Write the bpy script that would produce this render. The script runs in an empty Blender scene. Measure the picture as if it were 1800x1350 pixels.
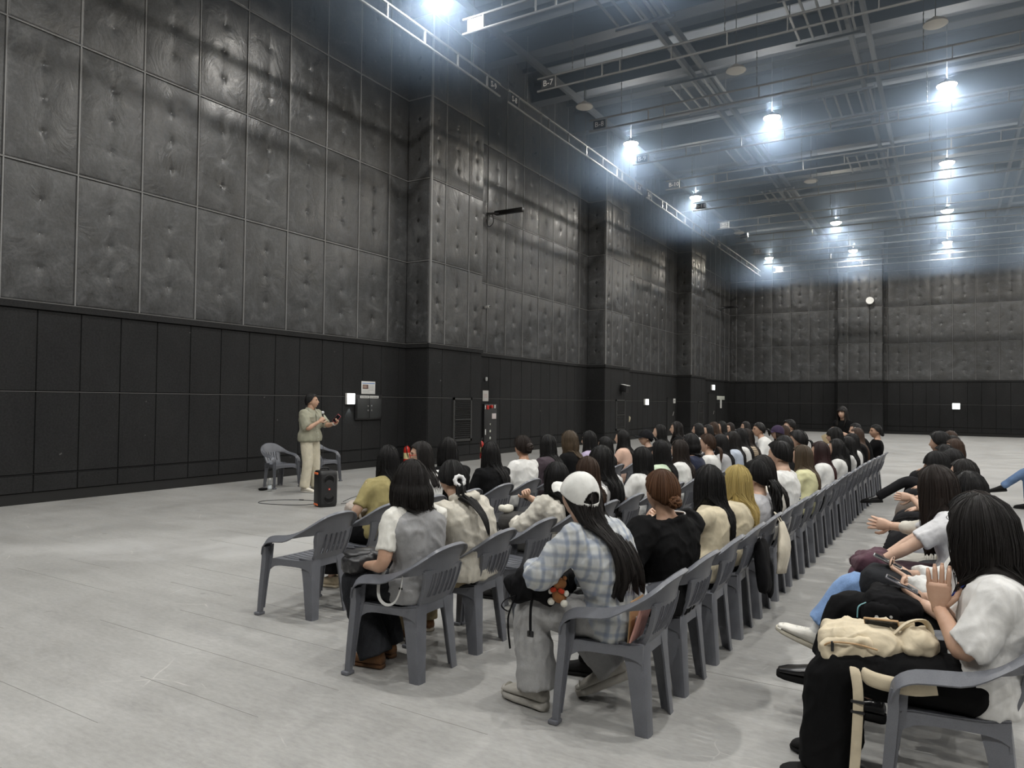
import bpy, bmesh, math, random
import numpy as np
from mathutils import Vector, Matrix
from math import sin, cos, pi, radians, sqrt

scene = bpy.context.scene
COL = scene.collection
random.seed(7)
NR = np.random.RandomState(11)

# ------------------------------------------------------------------ camera
cam_data = bpy.data.cameras.new('camera')
cam = bpy.data.objects.new('camera', cam_data)
COL.objects.link(cam)
scene.camera = cam
RIGHT = Vector((0.8563, 0.5163, 0.0113)); DOWN = Vector((-0.0024, 0.0257, -0.9997)); FWD = Vector((-0.5164, 0.8560, 0.0233))
FWD.normalize(); RIGHT = (RIGHT - FWD * RIGHT.dot(FWD)).normalized(); UP = RIGHT.cross(FWD).normalized()
m = Matrix((RIGHT, UP, -FWD)).transposed().to_4x4()
m.translation = Vector((0, 0, 1.58))
cam.matrix_world = m
cam_data.sensor_width = 36.0
cam_data.lens = 1270 / 1800 * 36
cam_data.clip_start = 0.05
cam_data.clip_end = 200

# ------------------------------------------------------------------ world, exposure
world = bpy.data.worlds.new('hall_air')
scene.world = world
world.use_nodes = True
world.node_tree.nodes['Background'].inputs[0].default_value = (0.03, 0.033, 0.04, 1)
world.node_tree.nodes['Background'].inputs[1].default_value = 0.25
vs = scene.view_settings
vs.view_transform = 'Standard'
vs.look = 'None'
vs.gamma = 1.0
vs.use_curve_mapping = False
vs.exposure = 0.37
cy = scene.cycles
cy.use_denoising = True
try:
    cy.denoiser = 'OPENIMAGEDENOISE'
except Exception:
    pass
cy.max_bounces = 6
cy.diffuse_bounces = 3
cy.glossy_bounces = 3
cy.transmission_bounces = 4
cy.sample_clamp_indirect = 6.0
cy.sample_clamp_direct = 0.0
cy.caustics_reflective = False
cy.caustics_refractive = False
LAMP_POWER = 135.0
UP_POWER = 60.0
LAMP_X = [-8.3, -4.15, 0.0, 4.15, 8.3, 12.45]
LAMP_Y = [-2.8, 3.8, 10.9, 20.65, 27.3, 34.05, 40.7]
LAMP_Z = 9.5
DARK_LAMPS = {(-4.15, 27.3), (-8.3, 34.05)}

# ------------------------------------------------------------------ materials
def principled(name, color, rough=0.6, metal=0.0, spec=0.5, **kw):
    mt = bpy.data.materials.new(name)
    mt.use_nodes = True
    b = mt.node_tree.nodes['Principled BSDF']
    b.inputs['Base Color'].default_value = (*color, 1)
    b.inputs['Roughness'].default_value = rough
    b.inputs['Metallic'].default_value = metal
    b.inputs['Specular IOR Level'].default_value = spec
    for k, v in kw.items():
        b.inputs[k].default_value = v
    return mt

class NT:
    """small helper to wire node trees"""
    def __init__(s, mt):
        s.t = mt.node_tree
        s.b = s.t.nodes['Principled BSDF']
    def n(s, typ, **kw):
        nd = s.t.nodes.new(typ)
        for k, v in kw.items():
            setattr(nd, k, v)
        return nd
    def l(s, a, b):
        s.t.links.new(a, b)
    def coord(s, kind='Object', scale=(1, 1, 1)):
        tc = s.n('ShaderNodeTexCoord')
        mp = s.n('ShaderNodeMapping')
        mp.inputs['Scale'].default_value = scale
        s.l(tc.outputs[kind], mp.inputs['Vector'])
        return mp.outputs['Vector']
    def pos(s, scale=(1, 1, 1)):
        tc = s.n('ShaderNodeNewGeometry')
        mp = s.n('ShaderNodeMapping')
        mp.inputs['Scale'].default_value = scale
        s.l(tc.outputs['Position'], mp.inputs['Vector'])
        return mp.outputs['Vector']
    def noise(s, vec, scale, detail=4, rough=0.55, dist=0.0):
        nd = s.n('ShaderNodeTexNoise')
        nd.inputs['Scale'].default_value = scale
        nd.inputs['Detail'].default_value = detail
        nd.inputs['Roughness'].default_value = rough
        nd.inputs['Distortion'].default_value = dist
        s.l(vec, nd.inputs['Vector'])
        return nd.outputs['Fac']
    def ramp(s, fac, stops):
        r = s.n('ShaderNodeValToRGB')
        e = r.color_ramp.elements
        while len(e) < len(stops):
            e.new(0.5)
        for i, (p, c) in enumerate(stops):
            e[i].position = p
            e[i].color = (*c, 1) if not isinstance(c, (int, float)) else (c, c, c, 1)
        s.l(fac, r.inputs['Fac'])
        return r.outputs['Color']
    def mix(s, fac, a, b, mode='MIX'):
        mx = s.n('ShaderNodeMix', data_type='RGBA', blend_type=mode)
        if isinstance(fac, (int, float)):
            mx.inputs[0].default_value = fac
        else:
            s.l(fac, mx.inputs[0])
        for i, v in ((6, a), (7, b)):
            if isinstance(v, tuple):
                mx.inputs[i].default_value = (*v, 1)
            else:
                s.l(v, mx.inputs[i])
        return mx.outputs[2]
    def math(s, op, a, b=None, clamp=False):
        mm = s.n('ShaderNodeMath', operation=op, use_clamp=clamp)
        for i, v in ((0, a), (1, b)):
            if v is None:
                continue
            if isinstance(v, (int, float)):
                mm.inputs[i].default_value = v
            else:
                s.l(v, mm.inputs[i])
        return mm.outputs[0]
    def bump(s, h, strength=0.3, dist=0.01):
        bp = s.n('ShaderNodeBump')
        bp.inputs['Strength'].default_value = strength
        bp.inputs['Distance'].default_value = dist
        s.l(h, bp.inputs['Height'])
        s.l(bp.outputs['Normal'], s.b.inputs['Normal'])
        return bp
    def base(s, c):
        s.l(c, s.b.inputs['Base Color'])
    def rough(s, c):
        s.l(c, s.b.inputs['Roughness'])

def mat_floor():
    mt = principled('worn_grey_concrete', (0.4, 0.4, 0.38), 0.45)
    t = NT(mt)
    p = t.pos()
    big = t.noise(p, 0.22, 5, 0.6, 0.6)
    med = t.noise(p, 1.1, 6, 0.65, 0.3)
    fine = t.noise(t.pos((1, 2.5, 1)), 16, 5, 0.7)
    streak = t.noise(t.pos((0.25, 2.2, 1)), 3.0, 4, 0.6, 0.5)
    c = t.ramp(big, [(0.32, (0.29, 0.288, 0.278)), (0.5, (0.375, 0.373, 0.362)), (0.64, (0.50, 0.498, 0.486))])
    c = t.mix(0.55, c, t.ramp(med, [(0.32, (0.265, 0.261, 0.25)), (0.68, (0.48, 0.478, 0.466))]))
    c = t.mix(0.26, c, t.ramp(streak, [(0.32, (0.25, 0.246, 0.232)), (0.68, (0.54, 0.535, 0.515))]))
    c = t.mix(0.35, c, t.ramp(fine, [(0.25, (0.22, 0.216, 0.205)), (0.75, (0.56, 0.555, 0.535))]))
    # pale dusty patch swept over the open floor
    sx = t.n('ShaderNodeSeparateXYZ'); t.l(t.pos(), sx.inputs[0])
    u = t.math('SUBTRACT', t.math('MULTIPLY', t.math('ADD', sx.outputs['X'], 6.6), .62), t.math('MULTIPLY', t.math('SUBTRACT', sx.outputs['Y'], 5.05), .78))
    v = t.math('ADD', t.math('MULTIPLY', t.math('ADD', sx.outputs['X'], 6.6), .78), t.math('MULTIPLY', t.math('SUBTRACT', sx.outputs['Y'], 5.05), .62))
    d2 = t.math('ADD', t.math('POWER', t.math('DIVIDE', u, .75), 2.0), t.math('POWER', t.math('DIVIDE', v, 2.0), 2.0))
    edge = t.math('ADD', d2, t.math('MULTIPLY', t.math('SUBTRACT', t.noise(p, .9, 5, .6, .8), .5), 3.4))
    c = t.mix(t.math('MULTIPLY', t.ramp(edge, [(.25, 1.0), (1.0, 0.0)]), .55), c, (0.60, 0.60, 0.59))
    # pale scuff lines of three sizes, broken up
    for sc_, wd_, brk_sc, lo, amt, seed in ((0.75, .0045, 1.7, .56, .6, 0.0), (1.5, .0065, 2.3, .60, .5, 7.3), (3.1, .010, 2.9, .66, .4, 21.7)):
        w = t.n('ShaderNodeTexVoronoi', feature='DISTANCE_TO_EDGE')
        w.inputs['Scale'].default_value = sc_
        nz = t.n('ShaderNodeTexNoise'); nz.inputs['Scale'].default_value = 1.2 * sc_; nz.inputs['Detail'].default_value = 2
        ad = t.n('ShaderNodeVectorMath', operation='ADD'); ad.inputs[1].default_value = (seed, seed * .7, 0)
        t.l(p, ad.inputs[0])
        t.l(ad.outputs[0], nz.inputs['Vector'])
        wv = t.n('ShaderNodeMixRGB'); wv.blend_type = 'ADD'; wv.inputs[0].default_value = 0.9 / sc_
        t.l(ad.outputs[0], wv.inputs[1]); t.l(nz.outputs['Color'], wv.inputs[2])
        t.l(wv.outputs[0], w.inputs['Vector'])
        line = t.math('LESS_THAN', w.outputs['Distance'], wd_)
        brk = t.ramp(t.noise(ad.outputs[0], brk_sc, 3, 0.6), [(lo, 0.0), (lo + .07, 1.0)])
        c = t.mix(t.math('MULTIPLY', t.math('MULTIPLY', line, brk), amt), c, (0.62, 0.61, 0.58))
    dk = t.ramp(t.noise(t.pos((1, 1.4, 1)), 2.6, 2, 0.5), [(0.735, 0.0), (0.76, 1.0)])
    c = t.mix(t.math('MULTIPLY', dk, 0.45), c, (0.17, 0.165, 0.155))
    c = t.mix(1.0, c, (0.85, 0.848, 0.85), 'MULTIPLY')
    t.base(c)
    t.rough(t.ramp(med, [(0.3, 0.34), (0.7, 0.56)]))
    t.bump(fine, 0.12, 0.004)
    return mt

def mat_vinyl():
    mt = principled('charcoal_padded_vinyl', (0.03, 0.03, 0.03), 0.42)
    t = NT(mt)
    p = t.pos()
    a = t.noise(p, 0.5, 6, 0.62, 0.8)
    dust = t.noise(t.pos((1, 1, 1.2)), 1.7, 9, 0.74, 0.8)
    fineg = t.noise(p, 26, 4, 0.7)
    c = t.ramp(a, [(0.32, (0.022, 0.023, 0.0248)), (0.68, (0.060, 0.062, 0.066))])
    c = t.mix(0.6, c, t.ramp(dust, [(0.38, (0.024, 0.024, 0.024)), (0.53, (0.051, 0.053, 0.0565)), (0.66, (0.145, 0.148, 0.152))]))
    c = t.mix(0.3, c, t.ramp(fineg, [(0.3, (0.02, 0.02, 0.02)), (0.7, (0.11, 0.11, 0.108))]))
    t.base(c)
    t.rough(t.ramp(dust, [(0.35, 0.27), (0.65, 0.5)]))
    cr = t.noise(t.pos((1, 1, 0.6)), 2.4, 5, 0.6, 1.2)
    fine = t.noise(p, 60, 3, 0.6)
    h = t.math('ADD', cr, t.math('MULTIPLY', fine, 0.05))
    t.bump(h, 0.35, 0.05)
    return mt

def mat_felt():
    mt = principled('black_board_cladding', (0.02, 0.02, 0.02), 0.8, spec=0.25)
    t = NT(mt)
    p = t.pos()
    a = t.noise(t.pos((1, 1, 0.5)), 1.3, 8, 0.7, 0.4)
    f = t.noise(p, 35, 4, 0.7)
    c = t.ramp(a, [(0.34, (0.008, 0.0082, 0.0088)), (0.7, (0.020, 0.0202, 0.0208))])
    c = t.mix(0.5, c, t.ramp(f, [(0.35, (0.007, 0.0072, 0.0078)), (0.75, (0.030, 0.030, 0.0305))]))
    sp = t.ramp(t.noise(p, 9, 2, 0.4), [(0.77, 0.0), (0.80, 1.0)])
    c = t.mix(t.math('MULTIPLY', sp, 0.5), c, (0.16, 0.16, 0.155))
    t.base(c)
    t.bump(f, 0.3, 0.004)
    return mt

def mat_simple_noise(name, c0, c1, scale, rough=0.6, bump=0.1, spec=0.5, detail=5, **kw):
    mt = principled(name, c0, rough, spec=spec, **kw)
    t = NT(mt)
    p = t.coord('Object')
    a = t.noise(p, scale, detail, 0.6, 0.2)
    t.base(t.ramp(a, [(0.35, c0), (0.7, c1)]))
    if bump:
        t.bump(a, bump, 0.006)
    return mt

M = {}
M['floor'] = mat_floor()
M['vinyl'] = mat_vinyl()
M['felt'] = mat_felt()
M['backing'] = principled('black_backing', (0.008, 0.008, 0.008), 0.8)
M['welt'] = principled('grey_welt', (0.19, 0.19, 0.19), 0.35)
M['edge'] = principled('scuffed_edge', (0.09, 0.09, 0.088), 0.6)
M['button'] = principled('tuft_button', (0.28, 0.28, 0.28), 0.3)
M['ceiling'] = mat_simple_noise('hazy_grey_deck', (0.19, 0.215, 0.26), (0.25, 0.275, 0.32), 0.5, 0.8, 0)
M['beam'] = principled('dark_painted_steel', (0.07, 0.078, 0.094), 0.6)
M['duct'] = principled('grey_steel', (0.13, 0.14, 0.155), 0.5)
M['batten'] = principled('pale_grey_pipe', (0.24, 0.245, 0.25), 0.4, 0.4)
M['cable'] = principled('wire_rope', (0.22, 0.23, 0.24), 0.4, 0.5)
M['plate_dark'] = principled('dark_number_plate', (0.03, 0.033, 0.04), 0.6)
M['plate_pale'] = principled('pale_number_plate', (0.45, 0.45, 0.45), 0.5)  # paler copy of the plates; contrast of the lighting put into the colour
M['white_paint'] = principled('white_lettering', (0.75, 0.75, 0.75), 0.5)
M['black_paint'] = principled('black_lettering', (0.01, 0.01, 0.01), 0.6)
M['white'] = principled('white_plastic', (0.7, 0.7, 0.68), 0.4)
M['black_plastic'] = mat_simple_noise('black_plastic', (0.009, 0.009, 0.01), (0.014, 0.014, 0.015), 60, 0.45, 0.05)
M['black_metal'] = principled('black_metal', (0.012, 0.012, 0.013), 0.4)
M['red'] = principled('red_enamel', (0.55, 0.03, 0.02), 0.3)
M['housing'] = principled('lamp_housing', (0.06, 0.06, 0.065), 0.5)
M['joist'] = principled('dark_joist_steel', (0.07, 0.077, 0.088), 0.6)
M['gloss_black'] = principled('black_leather', (0.012, 0.012, 0.013), 0.22)
M['dome'] = principled('opal_diffuser', (0.75, 0.75, 0.74), 0.5)

def emission(name, color, strength):
    mt = bpy.data.materials.new(name)
    mt.use_nodes = True
    nt = mt.node_tree
    nt.nodes.remove(nt.nodes['Principled BSDF'])
    e = nt.nodes.new('ShaderNodeEmission')
    e.inputs[0].default_value = (*color, 1)
    e.inputs[1].default_value = strength
    nt.links.new(e.outputs[0], nt.nodes['Material Output'].inputs[0])
    return mt
M['lamp_glow'] = emission('lit_lamp_lens', (1.0, 0.98, 0.86), 40.0)
M['sign_glow'] = emission('lit_emergency_light', (0.95, 1.0, 1.0), 3.0)

def plastic_chair_mat():
    mt = principled('grey_moulded_plastic', (0.115, 0.12, 0.135), 0.36)
    t = NT(mt)
    p = t.coord('Object')
    a = t.noise(p, 9, 4, 0.6, 0.6)
    f = t.noise(p, 320, 2, 0.5)
    t.base(t.mix(0.4, t.ramp(a, [(0.3, (0.112, 0.118, 0.136)), (0.7, (0.15, 0.156, 0.176))]), t.ramp(f, [(0.3, (0.10, 0.105, 0.12)), (0.7, (0.17, 0.176, 0.196))])))
    t.rough(t.ramp(a, [(0.3, 0.3), (0.7, 0.44)]))
    t.bump(f, 0.12, 0.001)
    return mt
M['chair'] = plastic_chair_mat()

# ------------------------------------------------------------------ mesh helpers
class MB:
    def __init__(s):
        s.v, s.f, s.m, s.cur = [], [], [], 0
    def add(s, verts, faces, mi=None):
        o = len(s.v)
        s.v.extend([tuple(map(float, p)) for p in verts])
        s.f.extend([tuple(i + o for i in f) for f in faces])
        s.m.extend([s.cur if mi is None else mi] * len(faces))
        return s
    def box(s, c, size, mi=None, rot=None):
        x, y, z = size[0] / 2, size[1] / 2, size[2] / 2
        vs_ = [Vector((a * x, b * y, d * z)) for a in (-1, 1) for b in (-1, 1) for d in (-1, 1)]
        if rot is not None:
            vs_ = [rot @ v for v in vs_]
        vs_ = [v + Vector(c) for v in vs_]
        return s.add(vs_, [(0, 1, 3, 2), (4, 6, 7, 5), (0, 4, 5, 1), (2, 3, 7, 6), (0, 2, 6, 4), (1, 5, 7, 3)], mi)
    def rings(s, R, cap0=True, cap1=True, closed=False, mi=None):
        n, k = len(R), len(R[0])
        vs_ = [p for r in R for p in r]
        fs = []
        for i in range(n - 1 + (1 if closed else 0)):
            a, b = i * k, ((i + 1) % n) * k
            for j in range(k):
                j2 = (j + 1) % k
                fs.append((a + j, a + j2, b + j2, b + j))
        if not closed:
            if cap0:
                fs.append(tuple(range(k - 1, -1, -1)))
            if cap1:
                fs.append(tuple((n - 1) * k + j for j in range(k)))
        return s.add(vs_, fs, mi)
    def tube(s, pts, rad, seg=8, side=None, mi=None, cap=True, power=1.0):
        """pts list; rad list of r or (ra, rb) along side / normal"""
        return s.rings(tube_rings(pts, rad, seg, side, power), cap, cap, mi=mi)
    def cyl(s, a, b, r, seg=12, r2=None, mi=None):
        return s.tube([a, b], [r, r2 if r2 is not None else r], seg, mi=mi)
    def disc(s, c, n, r, seg=16, mi=None):
        n = Vector(n).normalized()
        u = n.orthogonal().normalized(); w = n.cross(u)
        vs_ = [Vector(c) + (u * cos(2 * pi * i / seg) + w * sin(2 * pi * i / seg)) * r for i in range(seg)]
        return s.add(vs_, [tuple(range(seg))], mi)
    def lathe(s, prof, seg=16, c=(0, 0, 0), mi=None):
        R = [[(c[0] + r * cos(2 * pi * j / seg), c[1] + r * sin(2 * pi * j / seg), c[2] + z) for j in range(seg)] for r, z in prof]
        return s.rings(R, mi=mi)
    def mesh(s, name, mats, smooth=True, auto=None):
        me = bpy.data.meshes.new(name)
        me.from_pydata(s.v, [], s.f)
        for mt in (mats if isinstance(mats, (list, tuple)) else [mats]):
            me.materials.append(mt)
        me.polygons.foreach_set('material_index', s.m)
        if smooth:
            me.polygons.foreach_set('use_smooth', [True] * len(me.polygons))
            if auto:
                me.set_sharp_from_angle(angle=radians(auto))
        me.update()
        return me
    def build(s, name, mats, parent=None, smooth=True, auto=40, loc=None):
        return link(name, s.mesh(name, mats, smooth, auto), parent, loc)

def link(name, data, parent=None, loc=None, rotz=None):
    o = bpy.data.objects.new(name, data)
    COL.objects.link(o)
    if parent is not None:
        o.parent = parent
    if loc is not None:
        o.location = loc
    if rotz is not None:
        o.rotation_euler = (0, 0, rotz)
    return o

def tube_rings(pts, rad, seg=8, side=None, power=1.0):
    P = [Vector(p) for p in pts]
    n = len(P)
    R = []
    prev = None
    for i in range(n):
        t = (P[min(i + 1, n - 1)] - P[max(i - 1, 0)])
        t = t.normalized() if t.length > 1e-9 else Vector((0, 0, 1))
        if prev is None:
            u = Vector(side) if side is not None else t.orthogonal()
        else:
            u = prev
        u = (u - t * u.dot(t))
        u = u.normalized() if u.length > 1e-6 else t.orthogonal().normalized()
        w = t.cross(u)
        prev = u
        r = rad[i] if isinstance(rad, (list, tuple)) else rad
        ra, rb = r if isinstance(r, (list, tuple)) else (r, r)
        ring = []
        for j in range(seg):
            a = 2 * pi * j / seg
            ca, sa = cos(a), sin(a)
            if power != 1.0:
                ca = math.copysign(abs(ca) ** power, ca); sa = math.copysign(abs(sa) ** power, sa)
            ring.append(P[i] + u * (ra * ca) + w * (rb * sa))
        R.append(ring)
    return R

def smooth_path(pts, n):
    """Catmull-Rom through rows of floats (any dimension)"""
    A = np.array(pts, float)
    k = len(A)
    if k == 2:
        t = np.linspace(0, 1, n)[:, None]
        return A[0] * (1 - t) + A[1] * t
    E = np.vstack([2 * A[0] - A[1], A, 2 * A[-1] - A[-2]])
    out = []
    for u in np.linspace(0, k - 1, n):
        i = min(int(u), k - 2); t = u - i
        p0, p1, p2, p3 = E[i], E[i + 1], E[i + 2], E[i + 3]
        out.append(0.5 * ((2 * p1) + (-p0 + p2) * t + (2 * p0 - 5 * p1 + 4 * p2 - p3) * t * t + (-p0 + 3 * p1 - 3 * p2 + p3) * t ** 3))
    return np.array(out)

def empty(name, loc=(0, 0, 0), rotz=0.0):
    o = bpy.data.objects.new(name, None)
    COL.objects.link(o)
    o.location = loc
    o.rotation_euler = (0, 0, rotz)
    o.empty_display_size = 0.1
    return o

def tag(o, label=None, cat=None, group=None, kind=None):
    if label:
        o['label'] = label
    if cat:
        o['category'] = cat
    if group:
        o['group'] = group
    if kind:
        o['kind'] = kind
    return o

def copy_tree(o, parent=None):
    c = o.copy()
    COL.objects.link(c)
    if parent is not None:
        c.parent = parent
    for ch in o.children:
        copy_tree(ch, c)
    return c

def bevel_box(size, bev=0.01, seg=2):
    bm = bmesh.new()
    bmesh.ops.create_cube(bm, size=1.0)
    bmesh.ops.scale(bm, vec=size, verts=bm.verts)
    bmesh.ops.bevel(bm, geom=list(bm.edges), offset=bev, segments=seg, affect='EDGES', profile=0.5)
    bm.normal_update()
    return bm

def bm_to_mb(mb, bm, c=(0, 0, 0), mi=None, rot=None):
    bm.verts.index_update()
    vs_ = [((rot @ v.co) if rot is not None else v.co) + Vector(c) for v in bm.verts]
    mb.add(vs_, [tuple(v.index for v in f.verts) for f in bm.faces], mi)
    bm.free()
    return mb

def text(name, body, size, parent, loc, rot, mat, ext=0.002):
    cu = bpy.data.curves.new(name, 'FONT')
    cu.body = body
    cu.size = size
    cu.extrude = ext
    cu.align_x = 'CENTER'; cu.align_y = 'CENTER'
    cu.resolution_u = 2
    o = bpy.data.objects.new(name, cu)
    COL.objects.link(o)
    dg = bpy.context.evaluated_depsgraph_get()
    me = bpy.data.meshes.new_from_object(o.evaluated_get(dg))
    bpy.data.objects.remove(o, do_unlink=True)
    me.materials.clear(); me.materials.append(mat)
    o = link(name, me, parent, loc)
    o.rotation_euler = rot
    return o
# ================================================================== the hall
WX, PX = -11.48, -10.75          # left wall face, face of its piers
BY, BPY = 45.0, 44.2             # back wall face, face of its pier
CEIL = 12.4
PIERS = [(13.9, 16.22), (24.4, 26.78), (34.75, 37.2)]
Y0, X1 = -9.0, 15.0

fl = MB(); fl.add([(-12.2, Y0, 0), (X1, Y0, 0), (X1, BY + .6, 0), (-12.2, BY + .6, 0), (-12.2, Y0, -.2), (X1, Y0, -.2), (X1, BY + .6, -.2), (-12.2, BY + .6, -.2)],
                  [(0, 1, 2, 3), (7, 6, 5, 4), (0, 4, 5, 1), (1, 5, 6, 2), (2, 6, 7, 3), (3, 7, 4, 0)])
floor = tag(fl.build('floor', M['floor'], smooth=False), 'worn pale grey concrete hall floor with scuffs', kind='structure')
jm = MB()
for k in range(-3, 22):
    r_ = random.Random(k)
    x_ = r_.uniform(-8.0, -5.0)
    while x_ < -2.2:
        l_ = r_.uniform(.5, 2.4)
        jm.box((x_ + l_ / 2, 2.0 + .455 * k, .0006), (l_, .003, .0012))
        x_ += l_ + r_.uniform(.2, 2.0)
jo = jm.build('saw_cut_joint', principled('saw_cut', (0.27, 0.265, 0.25), 0.8), floor, smooth=False); jo['kind'] = 'stuff'

cl = MB(); cl.box((1.5, 18, CEIL + .1), (28, 56, .2))
tag(cl.build('ceiling', M['ceiling'], smooth=False), 'high hazy grey steel deck ceiling', kind='structure')

# --- padded panel and board panel meshes, shared between alike pieces; face lies in +X, width along Y, height along Z, origin low corner
def panel_pad(w, h, seed, nb=3):
    r = random.Random(seed)
    ys = sorted(set([0, .012, .03, w * .2, w * .35, w * .5 - .07, w * .5 - .03, w * .5, w * .5 + .03, w * .5 + .07, w * .65, w * .8, w - .03, w - .012, w]))
    ys = [y for y in ys if 0 <= y <= w]
    zb = [h * (i + 1) / (nb + 1) for i in range(nb)]
    zs = [0, .012, .03]
    for z in zb:
        zs += [z - .16, z - .07, z - .03, z, z + .03, z + .09]
    zs += [h - .03, h - .012, h]
    zs = sorted(zs)
    mb = MB()
    bumps = [(r.uniform(0, w), r.uniform(0, h), r.uniform(.1, .3), r.uniform(-.006, .008)) for _ in range(7)]
    def dep(y, z):
        e = min(y, w - y, z, h - z)
        d = .016 + .012 * (1 - math.exp(-max(e, 0) / .05))
        for q in zb:
            dd = math.hypot(y - w / 2, (z - q) * .8)
            d -= .042 * math.exp(-(dd / .04) ** 1.0)
        for (a, b, s_, k) in bumps:
            d += k * math.exp(-((y - a) ** 2 + (z - b) ** 2) / s_ ** 2)
        return d if e > 0 else .006
    V = [(dep(y, z), y, z) for z in zs for y in ys]
    n = len(ys)
    F = [(i * n + j, i * n + j + 1, (i + 1) * n + j + 1, (i + 1) * n + j) for i in range(len(zs) - 1) for j in range(n - 1)]
    mb.add(V, F, 0)
    for q in zb:
        x = dep(w / 2, q)
        mb.lathe([(.017, 0), (.015, .006), (.006, .009)], 8, mi=1)
        for i in range(len(mb.v) - 24, len(mb.v)):
            a, b, c = mb.v[i]
            mb.v[i] = (x + c, w / 2 + a, q + b)
    return mb.mesh('padded_panel', [M['vinyl'], M['button']])

def panel_flat(w, h, mat='felt', t=.02, g=.004):
    mb = MB()
    V = [(0, g, g), (0, w - g, g), (0, w - g, h - g), (0, g, h - g), (t, 2.5 * g, 2.5 * g), (t, w - 2.5 * g, 2.5 * g), (t, w - 2.5 * g, h - 2.5 * g), (t, 2.5 * g, h - 2.5 * g)]
    mb.add(V, [(4, 5, 6, 7), (0, 1, 5, 4), (1, 2, 6, 5), (2, 3, 7, 6), (3, 0, 4, 7)])
    return mb.mesh('board_panel', M[mat], smooth=False)

_pc = {}
def pad_mesh(w, h, var):
    k = (round(w, 2), round(h, 2), var)
    if k not in _pc:
        _pc[k] = panel_pad(w, h, hash(k) % 9999)
    return _pc[k]
def flat_mesh(w, h):
    k = ('f', round(w, 3), round(h, 2))
    if k not in _pc:
        _pc[k] = panel_flat(w, h)
    return _pc[k]

def piece(name, me, parent, loc, rotz, mirror=False):
    return link(name, me, parent, loc, rotz)

UP_Z = [(2.96, 2.01), (4.985, 2.0), (7.0, 2.0), (9.02, 2.0), (11.04, 1.34)]
LOW_Z = [(0.16, .26), (.43, 1.205), (1.645, 1.2)]
def clad(wall, origin, u, rotz, joints_up, joints_low, skip=None):
    """origin = point on the face at z 0, u = unit vector running along the wall; joints are distances along u"""
    o = Vector(origin); u = Vector(u)
    for a, b in zip(joints_up[:-1], joints_up[1:]):
        for zi, (z, h) in enumerate(UP_Z):
            far = (o + u * a).y > 30
            me = pad_mesh(b - a - .014, h, (int(a * 7) + zi) % (1 if far else 3))
            piece('padded_panel', me, wall, o + u * (a + .007) + Vector((0, 0, z)), rotz)
    for a, b in zip(joints_low[:-1], joints_low[1:]):
        for z, h in LOW_Z:
            piece('board_panel', flat_mesh(b - a, h), wall, o + u * a + Vector((0, 0, z)), rotz)
    L = joints_up[-1] - joints_up[0]
    n = Matrix.Rotation(rotz, 3, 'Z') @ Vector((1, 0, 0))
    def strip(name, a0, a1, z0, z1, d, mat):
        mb = MB()
        c = o + u * ((a0 + a1) / 2) + n * (d / 2) + Vector((0, 0, (z0 + z1) / 2))
        sz = Vector((abs(u.x) * (a1 - a0) + abs(n.x) * d, abs(u.y) * (a1 - a0) + abs(n.y) * d, z1 - z0))
        mb.box(c, sz)
        return mb.build(name, M[mat], wall, smooth=False)
    for a in joints_up[1:-1]:
        strip('seam_strip', a - .009, a + .009, 2.96, CEIL, .034, 'welt')
    for z in (4.977, 6.992, 9.01, 11.03):
        strip('seam_strip', joints_up[0], joints_up[-1], z - .014, z - .002, .036, 'welt')
        strip('seam_strip', joints_up[0], joints_up[-1], z + .003, z + .009, .034, 'welt')
    strip('ledge', joints_up[0] - (0.03 if L < 4 else 0), joints_up[-1] + (0.03 if L < 4 else 0), 2.85, 2.955, .05, 'felt')
    strip('ledge_edge', joints_up[0], joints_up[-1], 2.945, 2.96, .053, 'edge')
    strip('joint_edge', joints_low[0], joints_low[-1], 1.632, 1.6435, .0215, 'edge')
    strip('joint_edge', joints_low[0], joints_low[-1], .418, .427, .0215, 'felt')
    strip('plinth', joints_low[0], joints_low[-1], 0.0, .155, .006, 'backing')

def grid(a, b, first, step):
    j = [a]; y = first
    while y < b - .12:
        if y > a + .12:
            j.append(y)
        y += step
    return j + [b]

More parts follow.
